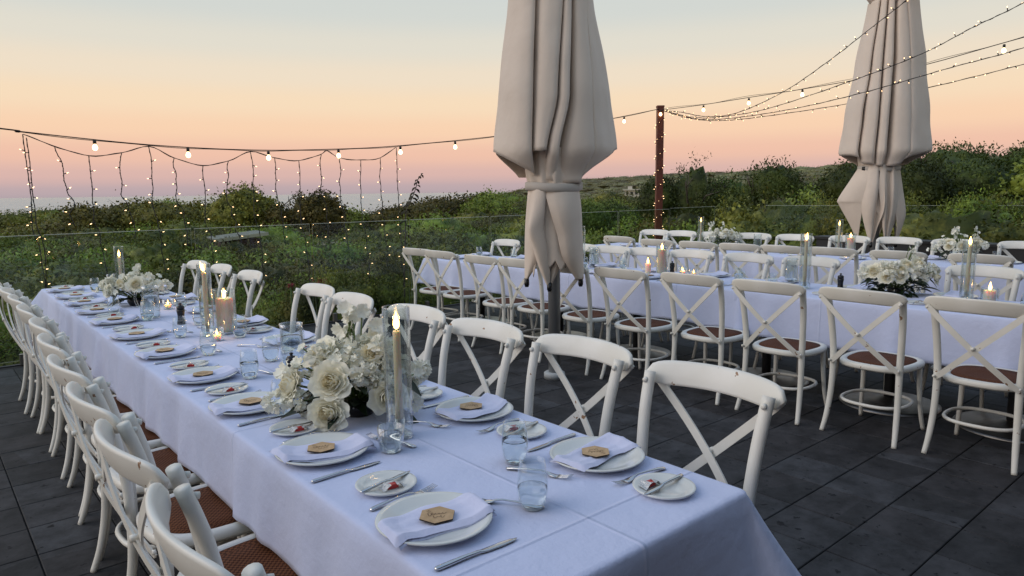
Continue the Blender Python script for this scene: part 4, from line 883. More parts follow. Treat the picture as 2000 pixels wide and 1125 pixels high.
# local +y faces the table: +X side tables use rz=-90deg for chairs standing at lower X
LEAN = .312   # crest rail stands this far behind the seat centre
rowA = [(x+LEAN, y, -PI/2+J(.05)) for x, y in ((.49, 6.25), (.50, 5.68), (.50, 5.22), (.49, 4.68), (.48, 4.08), (.45, 3.55), (.42, 3.03), (.40, 2.49), (.385, 1.97), (.365, 1.37))]
rowB = [(x-LEAN, y, PI/2+J(.05)) for x, y in ((1.99, 6.78), (2.03, 6.26), (2.02, 5.56), (2.02, 4.36), (1.98, 3.80), (2.0, 3.12), (1.99, 2.52), (2.03, 1.94), (2.0, 1.31))]
rowC = [(x+LEAN, y, -PI/2+r) for x, y, r in ((4.23, 6.57, .12), (4.22, 6.10, .04), (4.17, 5.34, .0), (4.2, 4.85, .05), (4.2, 4.24, 0), (4.21, 3.64, .03), (4.28, 3.03, .02), (4.29, 2.43, .02), (4.31, 1.82, -.02), (4.36, 1.24, .02), (4.4, .6, 0))]
rowD = [(x-LEAN, y, PI/2+J(.04)) for x, y in ((5.72, 6.80), (5.74, 6.15), (5.77, 5.55), (5.79, 5.10), (5.84, 4.64), (5.92, 4.16), (5.93, 3.56), (5.99, 2.98), (6.05, 2.32), (6.11, 1.70), (6.16, 1.05))]
rowE = [(x+LEAN, y, -PI/2+J(.03)) for x, y in ((7.15, 6.19), (6.99, 5.42), (7.0, 4.86), (7.03, 4.33), (7.07, 3.84), (7.14, 3.33), (7.16, 2.72), (7.26, 2.06), (7.3, 1.4))]
rowF = [(x-LEAN, y, PI/2+J(.04)) for x, y in ((8.60, 6.72), (8.60, 6.24), (8.65, 5.70), (8.72, 5.15), (8.78, 4.60), (8.95, 3.98), (9.02, 3.42), (9.04, 2.80), (9.1, 2.18))]
seat_row(rowA, 'outer side of the front table', 'chairs at the front table')
seat_row(rowB, 'parasol side of the front table', 'chairs at the front table')
seat_row(rowC, 'parasol side of the middle table', 'chairs at the middle table')
seat_row(rowD, 'hedge side of the middle table', 'chairs at the middle table')
seat_row(rowE, 'front side of the back table', 'chairs at the back table')
seat_row(rowF, 'hedge side of the back table', 'chairs at the back table')

# ------------------------------------------------------------------ tableware meshes
ZT = .751
def plate_me(R, h, name):
    mb = MB(); mb.lathe([(.001, .006), (R*.62, .006), (R*.72, .010), (R*.90, h*.88), (R*.985, h), (R, h-.002), (R*.97, h-.006), (R*.70, .002), (R*.60, 0), (.001, 0)], 56); return mb.me(name, 'china')
PLATE = plate_me(.142, .022, 'dinner_plate'); SIDE = plate_me(.084, .015, 'side_plate')
def napkin_me(seed):
    g = random.Random(seed); nu, nv = 34, 12; Lx, Wy = .275, .125; V = []; F = []; sk = g.uniform(-.02, .03); cr_ = g.uniform(.3, .5)
    def surf(u, v, layer):
        x = (u-.5)*Lx; y = (v-.5)*Wy*(1+.10*sin(u*3+seed)) + sk*(u-.5)*2 + .012*sin(u*5+seed)
        r = math.hypot(x, y); z = interp(r, [0, .09, .128, .15], [.010, .013, .0245, .018 if x < 0 else .022]); z += .0015*sin(u*14+seed)*v+.002*sin(v*5+u*6)
        edge = min(u, 1-u)*Lx; ev = min(v, 1-v)*Wy; e_ = min(1, edge/.008)*min(1, ev/.010); th = .0075+(.005*math.exp(-((v-.06)/.10)**2))+(.006*math.exp(-(u/.06)**2))*(1-v)
        th += .0035*math.exp(-((v-.62-.2*(u-.5))/.04)**2)+.002*sin(u*9+v*4+seed*2)**2*v
        return (x, y, z+(th*(max(e_, 0)**.5) if layer else 0))
    for layer in (0, 1):
        for i in range(nu+1):
            for j in range(nv+1): V.append(surf(i/nu, j/nv, layer))
    K = (nu+1)*(nv+1)
    for i in range(nu):
        for j in range(nv):
            q = i*(nv+1)+j; F.append((q, q+1, q+nv+2, q+nv+1)); F.append((K+q, K+q+nv+1, K+q+nv+2, K+q+1))
    for i in range(nu):
        for j in (0, nv):
            q = i*(nv+1)+j; F.append((q, q+nv+1, K+q+nv+1, K+q) if j == 0 else (q, K+q, K+q+nv+1, q+nv+1))
    for j in range(nv):
        for i in (0, nu):
            q = i*(nv+1)+j; F.append((q, K+q, K+q+1, q+1) if i == 0 else (q, q+1, K+q+1, K+q))
    # inner folded leaf peeping out underneath
    mb = MB(); mb.v = V; mb.f = F; mb.mi = [0]*len(F)
    n2 = 14; v2 = []
    for i in range(n2+1):
        u = i/n2; x = (u-.5)*Lx*.97+.004
        for y, z in ((-.5*Wy-.006, .008), (-.5*Wy-.007, .012), (-.5*Wy+.03, .014)):
            r = math.hypot(x, y); v2.append((x, y+sk*(u-.5)*2+.012*sin(u*5+seed), z+interp(r, [0, .09, .128, .15], [0, .002, .014, .006])-.004))
    mb.add(v2, [(i*3+k, (i+1)*3+k, (i+1)*3+k+1, i*3+k+1) for i in range(n2) for k in range(2)])
    return mb.me('napkin', 'napkin')
NAP = [napkin_me(s) for s in range(4)]
def card_me(seed):
    g = random.Random(seed); v = []; h = .0035
    for z in (0, h):
        for k in range(6): a = PI/6+k*PI/3; v.append((cos(a)*.046, sin(a)*.046*1.0, z))
    mb = MB(); mb.add(v, [tuple(range(6, 12))]); mb.cur = 1; mb.add(v, [tuple(range(5, -1, -1))]+[(k, (k+1) % 6, 6+(k+1) % 6, 6+k) for k in range(6)])
    a = mb.me('name_card', ['wood', 'burnt'], False)
    ink = MB()
    def script(x0, y0, w_, hh, ang, th):   # looping handwritten stroke
        n = int(w_/.0016); R_ = Matrix.Rotation(ang, 3, 'Z'); pts = []; am = [g.uniform(.4, 1)*(1.9 if k == 0 or g.random() < .25 else 1) for k in range(20)]
        for i in range(n*3):
            q = i/(n*3); ph = q*w_/.0055*2*PI/1.6; aa = am[int(ph/(2*PI)) % 20]; pts.append(R_ @ Vector((x0+q*w_+.0016*sin(ph*1.0+1)*1.2, y0+hh*aa*sin(ph), h+.0005)))
        for p, q in zip(pts[:-1], pts[1:]):
            d = (q-p)
            if d.length < 1e-6: continue
            s = Vector((-d.y, d.x, 0)).normalized()*th; ink.add([p-s, q-s, q+s, p+s], [(0, 1, 2, 3)])
    script(-.024, .004, .046, .0055, .25, .0007); script(-.012, -.012, .030, .004, .2, .0006)
    script(-.034, -.004, .030, .0016, -.85, .0004); script(-.034, -.009, .026, .0014, -.85, .0004)
    return a, ink.me('lettering', 'ink', False)
CARD = [card_me(s) for s in range(5)]
def ribbon(mb, prof, n=1, y0=0):
    """prof rows: x, halfwidth, z, thickness"""
    v = []; f = []
    for x, w_, z, th in prof: v += [(x, y0-w_, z), (x, y0-w_*.55, z+th*.8), (x, y0, z+th), (x, y0+w_*.55, z+th*.8), (x, y0+w_, z), (x, y0, z-th*.15)]
    for i in range(len(prof)-1):
        for k in range(6): f.append((i*6+k, i*6+(k+1) % 6, (i+1)*6+(k+1) % 6, (i+1)*6+k))
    f.append(tuple(range(5, -1, -1))); f.append(tuple((len(prof)-1)*6+k for k in range(6))); mb.add(v, f)
mb = MB(); ribbon(mb, [(-.11, .004, .002, .003), (-.105, .0085, .002, .005), (-.08, .0085, .002, .006), (-.03, .0065, .003, .006), (.005, .0055, .003, .005), (.012, .0075, .002, .004), (.03, .0095, .002, .002), (.07, .0100, .002, .0016), (.098, .0075, .002, .0014), (.112, .001, .002, .001)]); KNIFE = mb.me('knife', 'steel')
mb = MB(); mb.v = [(v[0]*.82, v[1]*.85, v[2]) for v in KNIFE.vertices.foreach_get and [tuple(v.co) for v in KNIFE.vertices]]; mb.f = [tuple(p.vertices) for p in KNIFE.polygons]; mb.mi = [0]*len(mb.f); BUTTER = mb.me('butter_knife', 'steel')
mb = MB(); ribbon(mb, [(-.10, .004, .001, .003), (-.095, .0095, .002, .004), (-.075, .008, .004, .005), (-.03, .004, .008, .004), (.01, .0032, .010, .004), (.028, .006, .008, .003), (.038, .0115, .004, .002), (.052, .0125, .002, .0018), (.060, .0122, .002, .0016)])
for k in range(4):
    y = (k-1.5)*.0066; ribbon(mb, [(.059, .0021, .002, .0016), (.075, .0018, .003, .0016), (.090, .0016, .006, .0014), (.103, .0008, .010, .001)], y0=y)
FORK = mb.me('fork', 'steel')
def glass_me(prof, name, m='glass', n=40, th=.0016):
    mb = MB(); inner = [(max(r-th, .001), z+(th if i == 0 else 0)) for i, (r, z) in enumerate(prof)][::-1]; mb.lathe([(.001, 0.0)]+prof+inner+[(.001, th*2)], n); return mb.me(name, m)
TP = [(.024, 0), (.029, .003), (.036, .022), (.0405, .048), (.0405, .066), (.037, .095), (.0325, .125)]
TUMB = glass_me(TP, 'glass_body')
def water_me(prof, lvl, name='water'):
    pr = [(r-.0022, z+.0045) for r, z in prof if z < lvl]; z1 = lvl; r1 = float(np.interp(lvl, [p[1] for p in prof], [p[0] for p in prof]))-.0022
    mb = MB(); mb.lathe([(.001, .0045)]+pr+[(r1, z1), (.001, z1)], 36); return mb.me(name, 'water')
WAT = [water_me(TP, l) for l in (.055, .068, .045)]
def tumbler(x, y, label, w=0, s=1.0):
    t = thing('stemless_glass', label, 'glass', (x, y, ZT), 0, 'water glasses'); t.scale = (s, s, s)
    part('glass_body', TUMB, t)
    if w is not None: part('water', WAT[w % 3], t)
    return t
# ribbed candle holder cup
RP = [(.026, 0), (.030, .004), (.036, .03), (.037, .07)]
mb = MB(); V = []; F = []; n = 72
for r, z in [(.001, .0)]+RP+[(r-.003, z) for r, z in RP[::-1]]+[(.001, .008)]:
    for k in range(n): q = r*(1+.03*cos(k*PI/1.5)*(z > .003)); V.append((q*cos(2*PI*k/n), q*sin(2*PI*k/n), z))
for i in range(9):
    for k in range(n): F.append((i*n+k, i*n+(k+1) % n, (i+1)*n+(k+1) % n, (i+1)*n+k))
RIB = mesh('ribbed_cup', V, F, 'vglass')
# pitcher
PP = [(.050, 0), (.053, .004), (.054, .05), (.053, .12), (.050, .165), (.049, .19), (.053, .21)]
PIT_ = glass_me(PP, 'jug_body', 'vglass', 48, .003)
def pitcher(x, y, label, rz=0, lvl=.15):
    t = thing('water_jug', label, 'jug', (x, y, ZT), rz, 'glass water jugs'); part('jug_body', PIT_, t)
    mb = MB(); mb.tube(catmull([(.050, 0, .185), (.085, 0, .175), (.095, 0, .13), (.08, 0, .08), (.052, 0, .06)], 5), .006, 8, flat=1.4); part('handle', mb.me('handle', 'vglass'), t)
    part('water', water_me([(r-.002, z) for r, z in PP], lvl), t)
    mb = MB(); mb.add([(-.045, -.012, .205), (-.066, 0, .213), (-.045, .012, .205), (-.048, 0, .19)], [(0, 1, 3), (1, 2, 3)]); part('spout', mb.me('spout', 'vglass'), t)
    return t
mb = MB(); mb.lathe([(.001, 0), (.006, .004), (.009, .013), (.0085, .022), (.005, .035), (.0008, .050)], 12); FLAME = mb.me('flame', 'flame')
mb = MB(); mb.lathe([(.001, .010), (.005, .016), (.005, .024), (.0008, .038)], 10); FCORE = mb.me('flame_core', 'flame_core')
mb = MB(); mb.tube([(0, 0, -.004), (0, .001, .010)], .0012, 5); WICK = mb.me('wick', 'wick')
def lamp(parent, z, e, r=.012):
    l = bpy.data.lights.new('candle_light', 'POINT'); l.energy = e*2.6; l.color = (1, .55, .22); l.shadow_soft_size = r
    o = bpy.data.objects.new('candle_light', l); link(o, parent); o.location = (0, 0, z)
def candle(x, y, z, r, h, label, m='wax', tilt=0, light=.25, fs=1.0, group='lit candles', n=32):
    t = thing('candle', label, 'candle', (x, y, z), 0, group)
    mb = MB()
    if r > .02: mb.lathe([(.001, 0), (r*.98, 0), (r, .004), (r, h-.006), (r*.97, h), (r*.85, h-.001), (r*.72, h-.008), (.001, h-.010)], n)
    else: mb.lathe([(.001, 0), (r, 0), (r*.92, h-.004), (r*.85, h), (.001, h-.002)], 20)
    b = part('wax_body', mb.me('wax_body', m), t); zt = h-(.010 if r > .02 else .002)
    w_ = part('wick', WICK, t, (0, 0, zt+.002)); f_ = part('flame', FLAME, t, (0, 0, zt+.006), (0, tilt, 0), (fs*1.2, fs*1.2, fs*1.2)); part('flame_core', FCORE, f_)
    if light: lamp(t, zt+.03, light)
    return t
def cylinder_vase(x, y, r, h, label, z=ZT):
    t = thing('glass_cylinder_vase', label, 'vase', (x, y, z), 0, 'glass cylinder vases')
    part('glass_wall', glass_me([(r, 0), (r, .004), (r, h*.5), (r, h-.003), (r, h)], 'glass_wall', 'vglass', 48, .0028), t)
    mb = MB(); mb.lathe([(.001, .003), (r-.004, .003), (r-.004, .012), (.001, .012)], 40); part('glass_base', mb.me('glass_base', 'vglass'), t)
    return t
def taper_set(x, y, r, h, where, ch=.30, tilt=0, light=.22, rc=.0135):
    cylinder_vase(x, y, r, h, f'glass cylinder round the taper candle {where}')
    t = thing('candle_holder', f'glass holder of the taper candle {where}', 'candle holder', (x, y, ZT+.013), 0, 'glass candle holders')
    mb = MB(); mb.lathe([(.001, 0), (.028, 0), (.028, .006), (.017, .014), (.017, .05), (.0145, .05), (.0145, .012), (.001, .012)], 28); part('holder_body', mb.me('holder_body', 'vglass'), t)
    candle(x, y, ZT+.026, rc, ch, f'lit ivory taper candle {where}', 'wax', tilt, light)
def tealight(x, y, where, s=1.0, light=.12):
    t = thing('tealight_cup', f'ribbed glass tealight cup {where}', 'candle holder', (x, y, ZT), 0, 'ribbed tealight cups'); part('ribbed_cup', RIB, t)
    candle(x, y, ZT+.009, .021, .026, f'small lit tealight {where}', 'wax2', 0, light, .6)
def pillar(x, y, r, h, where, vr=None, vh=None, light=.3):
    if vr: cylinder_vase(x, y, vr, vh, f'clear glass cylinder round a pillar candle {where}')
    candle(x, y, ZT+.013 if vr else ZT, r, h, f'lit cream pillar candle {where}', 'wax2', 0, light)
def mill(x, y, label):
    t = thing('pepper_mill', label, 'pepper mill', (x, y, ZT), 0, 'black pepper mills')
    mb = MB(); mb.lathe([(.001, 0), (.026, 0), (.026, .012), (.021, .03), (.020, .055), (.024, .082), (.024, .092), (.001, .093)], 28); part('mill_body', mb.me('mill_body', 'black'), t)
    mb = MB(); mb.lathe([(.001, .093), (.022, .094), (.024, .105), (.018, .116), (.006, .118), (.006, .124), (.009, .130), (.001, .134)], 28); part('mill_head', mb.me('mill_head', 'black'), t)

def setting(x, y, rz, side, i, det=2, card=None, seed=0, order='setting from the sea', tbl='front'):
    """x,y = plate centre; local +x = forward from the guest, +y = guest's left"""
    g = random.Random(seed*31+7); R_ = Matrix.Rotation(rz, 3, 'Z'); o = ORD[i]; tail = f'{o} setting from the sea, {side}'
    def at(px, py, pz=0): q = R_ @ Vector((px, py, 0)); return (x+q.x, y+q.y, ZT+pz)
    solo('dinner_plate', PLATE, f'white dinner plate, {tail}', 'plate', at(0, 0), g.random(), 'white dinner plates')
    na = g.uniform(-.18, .18); solo('napkin', NAP[seed % 4], f'folded white napkin, {tail}', 'napkin', at(.0, -.005), rz+na, 'folded white napkins')
    if det >= 1:
        cm, im = CARD[seed % 5]; c = solo('name_card', cm, f'hexagonal wooden name card on a napkin, {tail}', 'name card', at(.0+J(.01), -.005+J(.01), .0245), rz+na-.6+J(.3), 'wooden name cards'); part('lettering', im, c)
        sp = at(.02+J(.01), .275+J(.01)); solo('side_plate', SIDE, f'small white side plate, {tail}', 'plate', sp, 0, 'white side plates')
        solo('butter_knife', BUTTER, f'butter knife across a side plate, {tail}', 'knife', (sp[0], sp[1], ZT+.0135), rz+.12+J(.12), 'butter knives')
        q = R_ @ Vector((J(.015)+.01, -.032, 0)); s = thing('wrapped_sweet', f'red wrapped sweet, {tail}', 'sweet', (sp[0]+q.x, sp[1]+q.y, ZT+.0065), rz+J(.5), 'red wrapped sweets')
        part('red_block', SWR, s); part('wrapper', SWF, s)
        solo('knife', KNIFE, f'dinner knife beside a plate, {tail}', 'knife', at(-.0+J(.01), -.185+J(.006), .001), rz+J(.06), 'dinner knives')
        solo('fork', FORK, f'dinner fork between plates, {tail}', 'fork', at(.02+J(.02), .172, .001), rz+J(.1), 'dinner forks')
    if det >= 2:
        solo('fork', FORK, f'small fork lying above the plate, {tail}', 'fork', at(.205+J(.01), -.03+J(.02), .001), rz+2.0+J(.25), 'dessert forks')
mb = MB(); mb.box((0, 0, .008), (.030, .016, .012)); SWR = mb.me('red_block', 'red', False)
mb = MB(); V = []
for i in range(9):
    for j in range(5): V.append(((i-4)*.0085, (j-2)*.0065*(1+.5*abs(i-4)/4), .0145+.002*sin(i*2.3+j)-.010*(abs(i-4) > 2)))
mb.add(V, [(i*5+j, (i+1)*5+j, (i+1)*5+j+1, i*5+j+1) for i in range(8) for j in range(4) if not (2 < i < 5 and j < 3)]); SWF = mb.me('wrapper', 'foil')

AY = [1.36, 1.98, 2.62, 3.18, 3.80, 4.40, 5.02, 5.54, 6.04, 6.50, 7.02]; nA = len(AY)
for i, y in enumerate(AY):
    x = lerp(.905, .985, i/10); setting(x, y, 0+J(.03), 'front table outer side', nA-1-i, 2 if i < 6 else 1, seed=i)
BY = [1.38, 1.98, 2.58, 3.66, 4.35, 5.05, 5.78, 6.5, 7.05]; nB = len(BY)
for i, y in enumerate(BY): setting(1.505 if i < 3 else 1.53, y, PI+J(.03), 'front table parasol side', nB-1-i, 2 if i < 5 else 1, seed=i+11)
CY = [.85, 1.55, 2.2, 2.85, 3.45, 4.05, 4.65, 5.4, 6.05, 6.9]; nC = len(CY)
for i, y in enumerate(CY): setting(lerp(5.16, 4.94, i/9)+.06, y, 0, 'middle table parasol side', nC-1-i, 1, seed=i+22)
DY = [1.0, 1.75, 2.4, 3.05, 3.7, 4.35, 5.0, 5.7, 6.35, 7.0]
for i, y in enumerate(DY): setting(lerp(5.72, 5.47, i/9), y, PI, 'middle table hedge side', nC-1-i, 0, seed=i+33)
EY = [1.5, 2.2, 2.9, 3.5, 4.1, 4.7, 5.3, 5.9, 6.6]
for i, y in enumerate(EY): setting(lerp(8.08, 7.86, i/8), y, 0, 'back table front side', 8-i, 0, seed=i+44)
for i, y in enumerate(EY): setting(lerp(8.60, 8.34, i/8), y, PI, 'back table hedge side', 8-i, 0, seed=i+55)

# glasses on the front table
gl = [(1.145, 1.27, 0, 1.0, 'second from the open end, beside the crossing of the cloth creases'), (1.31, 1.53, 1, 1.0, 'with bubbly ice water, third from the open end'),
      (1.085, 3.05, 1, 1.0, 'alone in the middle of the cloth, left of the big bouquet'), (1.10, 3.65, 2, 1.0, 'below the taper candle cylinder'), (1.125, 4.22, 2, .95, 'in front of the black pepper mill'), (1.375, 3.98, 2, 1.0, 'beside the pillar candle cylinder'),
      (1.28, 3.30, 0, 1.0, 'against the big water jug'), (.985, 2.46, None, 1.0, 'almost empty, tucked under the drooping white flowers'), (1.13, 4.95, 2, 1.0, 'in front of the far water jug'), (1.02, 5.35, None, .95, 'nearly empty, beside the far bouquet'),
      (1.42, 5.25, 1, .95, 'behind the far water jug'), (1.33, 4.55, 2, .95, 'behind the taper candle'), (1.16, 6.75, 1, .95, 'at the far corner of the front table'), (1.33, 7.0, 0, .95, 'at the sea end of the front table by the taper')]
for x, y, w_, s, lab in gl: tumbler(x, y, 'stemless water glass '+lab, w_, s)
t = thing('ribbed_tumbler', 'straight ribbed tumbler of water in front of the tall candle cylinder', 'glass', (1.085, 1.86, ZT), 0); o = part('ribbed_cup', RIB, t, None, None, (1.08, 1.08, 1.15)); part('water', water_me([(.0, 0), (.027, .003), (.034, .03), (.037, .07)], .058), t)
taper_set(1.175, 1.955, .044, .435, 'beside the big bouquet', .33, 0, .25)
taper_set(1.255, 4.15, .037, .415, 'in the middle of the front table', .34, -.3, .25)
taper_set(1.40, 6.95, .040, .36, 'at the sea end of the front table', .24, 0, .2)
pillar(1.36, 4.16, .047, .195, 'in the middle of the front table', .062, .26, .5)
tealight(1.25, 3.98, 'in front of the middle pillar candle'); tealight(1.40, 4.62, 'behind the middle taper candle'); tealight(1.36, 5.35, 'beside the far water jug')
pitcher(1.30, 3.09, 'glass jug of water behind the big bouquet', rz=.6); pitcher(1.18, 5.05, 'glass jug of water beside the far bouquet, glowing by candlelight', rz=2.6)
mill(1.255, 4.66, 'black pepper mill standing by the middle candles of the front table'); mill(1.19, 2.84, 'black pepper mill half hidden behind the big bouquet')
# middle table
taper_set(5.38, 2.72, .044, .44, 'on the middle table before the second bouquet', .36, .25, 0); taper_set(5.62, 1.66, .044, .42, 'on the middle table past the second bouquet', .36, 0, 0); taper_set(5.50, 5.28, .040, .42, 'on the middle table behind the first parasol', .30, 0, 0)
pillar(5.38, 4.12, .042, .23, 'tallest on the middle table', .055, .28, .25); pillar(5.30, 4.22, .028, .11, 'small, beside the tallest one on the middle table', None, None, 0)
pillar(5.62, 1.52, .038, .075, 'low in a glass bowl on the middle table', .055, .10, .2)
for k, (x, y) in enumerate([(5.52, 3.98), (5.46, 3.82), (5.60, 4.05)]): tealight(x, y, ['behind the pepper mill on the middle table', 'right of the pepper mill on the middle table', 'farthest from the pepper mill on the middle table'][k], light=.1 if k == 0 else 0)
mill(5.42, 4.03, 'black pepper mill by the tall pillar candle on the middle table'); mill(5.52, 2.5, 'black pepper mill beside the second bouquet')
pitcher(5.66, 2.98, 'glass jug of iced water on the middle table before the taper', 1); pitcher(5.45, 5.05, 'glass jug of iced water on the middle table near the first parasol', 1)
for k, (x, y) in enumerate(sorted([(5.25, 3.2), (5.45, 3.35), (5.33, 4.55), (5.5, 4.7), (5.25, 5.0), (5.3, 5.8), (5.5, 6.4), (5.25, 6.75), (5.4, 6.95), (5.3, 2.95), (5.15, 1.1), (5.4, 1.25)], key=lambda p: -p[1])): tumbler(x, y, f'stemless water glass, {ORD[k]} from the sea along the middle table', k, .95)
# back table
taper_set(8.32, 5.72, .042, .42, 'on the back table before its bouquet', .32, 0, 0); taper_set(8.40, 3.85, .042, .42, 'on the back table below the second parasol', .32, 0, 0)
pillar(8.42, 3.72, .042, .20, 'on the back table below the second parasol', .058, .26, .2); tealight(8.3, 4.0, 'on the back table beside the taper', light=0)
pitcher(8.36, 4.88, 'glass jug of iced water on the back table', 1)
for k, (x, y) in enumerate(sorted([(8.2, 6.2), (8.3, 5.1), (8.1, 4.4), (8.5, 3.3), (8.3, 2.6), (8.6, 2.3), (8.45, 4.3)], key=lambda p: -p[1])): tumbler(x, y, f'stemless water glass, {ORD[k]} from the sea along the back table', k, .95)

# ------------------------------------------------------------------ flowers
def petal(mb, R, H, th0, width, curl, z0, ruff, g, nu=6, nv=5, tipin=0.0):
    v = []; ph = g.random()*6; cup = g.uniform(.9, 1.1)
    for i in range(nv+1):
        b = i/nv
        for j in range(nu+1):
            a = (j/nu-.5)*2; w_ = width*(sin(PI*min(.12+b*.62, .62))**.7)*(1 if b < .8 else 1-.25*(b-.8)/.2*abs(a)); th = th0+a*w_*.5
            r = R*cup*(sin(min(b*1.25, 1)*PI/2)**.9)*(1-tipin*b*b)+curl*max(0, b-.55)**2*4*R+ruff*R*sin(a*5+ph)*b*b*.35
            z = z0+H*b**1.15-curl*max(0, b-.6)**2*5*H*.55+ruff*R*cos(a*6+ph)*b*b*.4-.10*H*a*a*b
            v.append((r*cos(th), r*sin(th), z))
    f = [(i*(nu+1)+j, i*(nu+1)+j+1, (i+1)*(nu+1)+j+1, (i+1)*(nu+1)+j) for i in range(nv) for j in range(nu)]
    mb.add(v, f)
def rose_me(seed, mats=('petal', 'rose_in')):
    g = random.Random(seed); mb = MB(); n = 46
    for i in range(n):
        q = i/(n-1); mb.cur = 0 if q > .42 else 1; th = i*2.399+g.uniform(-.25, .25)
        petal(mb, lerp(.05, .80, q**.9)*g.uniform(.94, 1.06), lerp(.66, .34, q)*g.uniform(.93, 1.05), th, lerp(1.7, 1.35, q), lerp(0, .40, max(0, q-.35)/.65), lerp(.16, 0, q), .08+.10*q, g, 8, 6, tipin=.30*(1-q)**.7)
    return mb.me('rose', list(mats))
def ruffle_me(seed, mats=('white_petal', 'petal')):
    g = random.Random(seed); mb = MB(); base = []
    for i in range(34):
        d = Vector((g.gauss(0, 1), g.gauss(0, 1), g.gauss(.5, .8))).normalized(); m2 = MB(); petal(m2, g.uniform(.35, .5), g.uniform(.35, .5), g.random()*6, 1.5, .4, 0, .5, g, 5, 4)
        q = d.to_track_quat('Z', 'Y').to_matrix(); mb.cur = 0 if g.random() < .8 else 1; mb.add([q @ Vector(v)*.9+d*.35 for v in m2.v], m2.f)
    return mb.me('ruffled_bloom', list(mats))
def sprig_me(seed):   # sweet-pea like small blossom
    g = random.Random(seed); mb = MB()
    for i in range(7): petal(mb, g.uniform(.5, .8), g.uniform(.3, .7), i*2.4, 1.6, .3, 0, .5, g, 5, 4)
    return mb.me('sweet_pea_bloom', 'white_petal')
ROSE = [rose_me(s) for s in range(4)]; RUF = [ruffle_me(s+20) for s in range(3)]; PEA = [sprig_me(s+40) for s in range(3)]
YEL = rose_me(77, ('rose_in', 'rose_in'))
def leaf_me(L, w, seed, droop=.4):
    v = []; g = random.Random(seed)
    for i in range(9):
        u = i/8; hw = w*sin(PI*min(1, u*.95+.03))**.8; z = L*(.25*u-droop*u*u); v += [(L*u, -hw, z+hw*.25), (L*u, 0, z), (L*u, hw, z+hw*.25)]
    return mesh('leaf', v, [(i*3+k, i*3+k+1, (i+1)*3+k+1, (i+1)*3+k) for i in range(8) for k in range(2)], 'green')
LEAF = [leaf_me(.10, .016, 1), leaf_me(.13, .02, 2, .6), leaf_me(.07, .02, 3)]
def bouquet(x, y, label, W, Hh, nr, nf, npea, seed, rz=-AZ, custom=None, up_=2, leafn=40, z=ZT):
    g = random.Random(seed); t = thing('flower_arrangement', label, 'flowers', (x, y, z), rz, 'white flower arrangements')
    mb = MB(); mb.lathe([(.001, 0), (.045, 0), (.06, .03), (.055, .06), (.05, .06), (.001, .055)], 28); part('bowl', mb.me('bowl', 'bowl'), t)
    stems = MB()
    def bloom(me, name, p, s, n=None):
        d = Vector(n) if n else Vector((p[0]*1.2, p[1]*1.2-.25*abs(p[1])-.12, (p[2]-.10)*1.1+.06)).normalized(); d = d.normalized()
        e = d.to_track_quat('Z', 'Y').to_matrix() @ Matrix.Rotation(g.random()*6, 3, 'Z')
        o = part(name, me, t, p); o.rotation_euler = e.to_euler(); o.scale = (s, s, s); stems.tube(catmull([(0, 0, .04), Vector(p)*.5+Vector((0, 0, .03)), Vector(p)-d*s*.1], 3), .0025, 5)
    if custom:
        for kind, px, py, pz, s, n in custom: bloom({'r': ROSE[g.randrange(4)], 'f': RUF[g.randrange(3)], 'p': PEA[g.randrange(3)], 'y': YEL}[kind], {'r': 'rose', 'f': 'ruffled_bloom', 'p': 'sweet_pea_bloom', 'y': 'yellow_rose'}[kind], (px, py, pz), s, n)
    for i in range(nr+nf+npea):
        a = g.uniform(0, 2*PI) if i >= nr else PI+g.uniform(.1, PI-.1); q = g.uniform(.25, 1)**.7; el = g.uniform(.15, .9)
        p = (cos(a)*W*.42*q, sin(a)*W*.26*q, Hh*.62*math.sqrt(max(0, 1-q*q*.8))*g.uniform(.55, 1.05)+.05)
        if i < nr: bloom(ROSE[g.randrange(4)], 'rose', p, g.uniform(.052, .066))
        elif i < nr+nf: bloom(RUF[g.randrange(3)], 'ruffled_bloom', p, g.uniform(.042, .060))
        else: bloom(PEA[g.randrange(3)], 'sweet_pea_bloom', (p[0]*1.15, p[1]*1.1, p[2]*1.12), g.uniform(.018, .026))
    for i in range(up_):   # tall spikes of small blooms
        bx = g.uniform(-.5, .5)*W*.5; top = Vector((bx+g.uniform(-.06, .06), g.uniform(-.03, .05), Hh)); stems.tube(catmull([(0, 0, .05), (bx*.6, 0, Hh*.6), top], 4), .0025, 5)
        for k in range(5): bloom(PEA[g.randrange(3)], 'sweet_pea_bloom', tuple(top+Vector((g.uniform(-.02, .02), g.uniform(-.02, .02), -.024*k+.01))), g.uniform(.016, .024), (g.uniform(-1, 1), -.8, g.uniform(-.2, .6)))
    part('stems', stems.me('stems', 'stem'), t)
    for i in range(leafn):
        a = g.uniform(0, 2*PI); q = g.uniform(.2, .75); low = g.uniform(.02, Hh*.45); o = part('leaf', LEAF[g.randrange(3)], t, (cos(a)*W*.30*q, sin(a)*W*.22*q, low)); o.rotation_euler = (g.uniform(-.4, .4), g.uniform(-.5, .3), a+g.uniform(-.7, .7)); s = g.uniform(.7, 1.25); o.scale = (s, s, s)
    # baby's breath
    mb = MB(); 
    for i in range(90):
        a = g.uniform(0, 2*PI); q = g.uniform(.2, .8); p = Vector((cos(a)*W*.32*q, -abs(sin(a))*W*.22*q, g.uniform(.04, Hh*.55))); mb.lathe([(.001, -.003), (.0032, 0), (.001, .003)], 6, tuple(p))
    o = part('filler_buds', mb.me('filler_buds', 'white_petal'), t); o['kind'] = 'stuff'
    return t
F_ = (0, -1, .25)
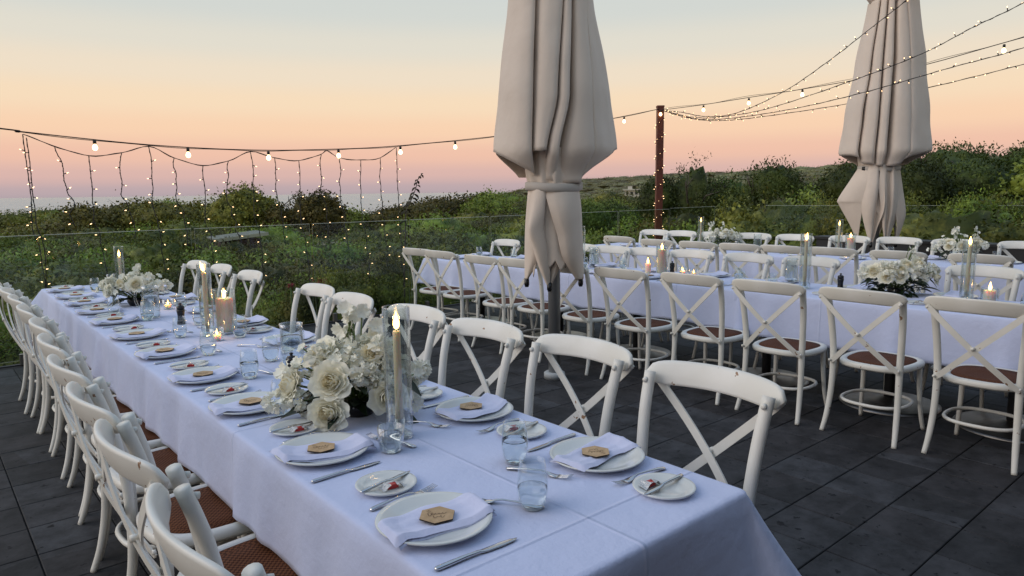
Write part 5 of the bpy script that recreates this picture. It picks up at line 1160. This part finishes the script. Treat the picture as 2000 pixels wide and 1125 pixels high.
cust = [('r', -.045, -.13, .165, .072, (-.15, -1, .35)), ('r', -.055, -.15, .060, .070, (-.1, -1, .15)), ('r', -.10, -.02, .235, .068, (-.5, -.6, .75)), ('r', -.075, -.04, .17, .06, (-.6, -1, .2)), ('r', .115, -.10, .10, .068, (.35, -1, .1)),
        ('f', .00, .0, .255, .060, (0, -.5, 1)), ('f', .03, -.02, .225, .055, (.1, -.8, .8)), ('y', .055, -.05, .245, .036, (.3, -.9, .6)), ('f', -.245, -.06, .070, .058, (-.7, -1, .3)), ('f', -.17, -.08, .08, .048, (-.4, -1, .4)), ('f', -.15, -.05, .035, .04, (-.3, -1, .0)),
        ('p', -.235, 0, .17, .038, (-.8, -.5, .5)), ('p', -.18, -.02, .20, .03, (-.6, -.5, .6)), ('f', -.20, -.03, .125, .042, (-.9, -.7, .1)), ('f', .11, 0, .19, .05, (.5, -.8, .6)), ('f', .14, .02, .17, .048, (.6, -.6, .6)), ('f', .08, -.06, .16, .042, (.4, -1, .3)), ('y', .035, -.11, .145, .022, (.1, -1, .3)), ('f', .07, -.10, .135, .036, (.3, -1, .3)),
        ('p', .18, -.04, .09, .03, (.9, -.6, .2)), ('p', .19, -.05, .05, .028, (.8, -.8, .0)), ('p', -.03, .02, .40, .03, (-.3, -1, .3)), ('p', -.01, .02, .375, .032, (.3, -1, .2)), ('p', .02, .02, .39, .028, (.6, -1, .3)), ('p', -.05, .02, .32, .032, (-.7, -1, 0)), ('p', .07, .02, .335, .036, (.3, -1, .4)), ('p', .06, .01, .30, .032, (.3, -1, .2)), ('f', -.04, -.02, .21, .05, (-.3, -.9, .6)), ('f', .0, -.06, .19, .045, (0, -1, .6)), ('r', .13, 0, .14, .06, (.8, -.6, .3))]
big = bouquet(1.195, 2.27, 'biggest bouquet of cream roses and sweet peas on the front table', .5, .38, 1, 30, 14, 3, custom=cust, up_=1, leafn=70); big.scale = (1.12, 1.1, .96)
bouquet(1.24, 5.72, 'loose white bouquet at the sea end of the front table', .56, .28, 3, 20, 20, 5, up_=2, leafn=40)
bouquet(5.55, 2.10, 'wide rose bouquet with dark trailing foliage on the middle table', .72, .36, 11, 18, 12, 6, up_=1, leafn=120)
bouquet(5.47, 1.05, 'pale bouquet on the middle table past its last taper', .4, .25, 2, 4, 5, 8, up_=0, leafn=25) if False else None
bouquet(8.30, 5.33, 'white bouquet with tall sprays on the back table near the post', .62, .34, 2, 20, 14, 9, up_=3, leafn=40)
bouquet(8.62, 2.62, 'white bouquet with a heart-shaped bloom on the back table, hedge end', .72, .34, 6, 15, 12, 10, up_=3, leafn=50)
bouquet(5.66, 5.45, 'small pale bouquet on the middle table just behind the first parasol', .3, .26, 0, 6, 4, 12, up_=1, leafn=16)
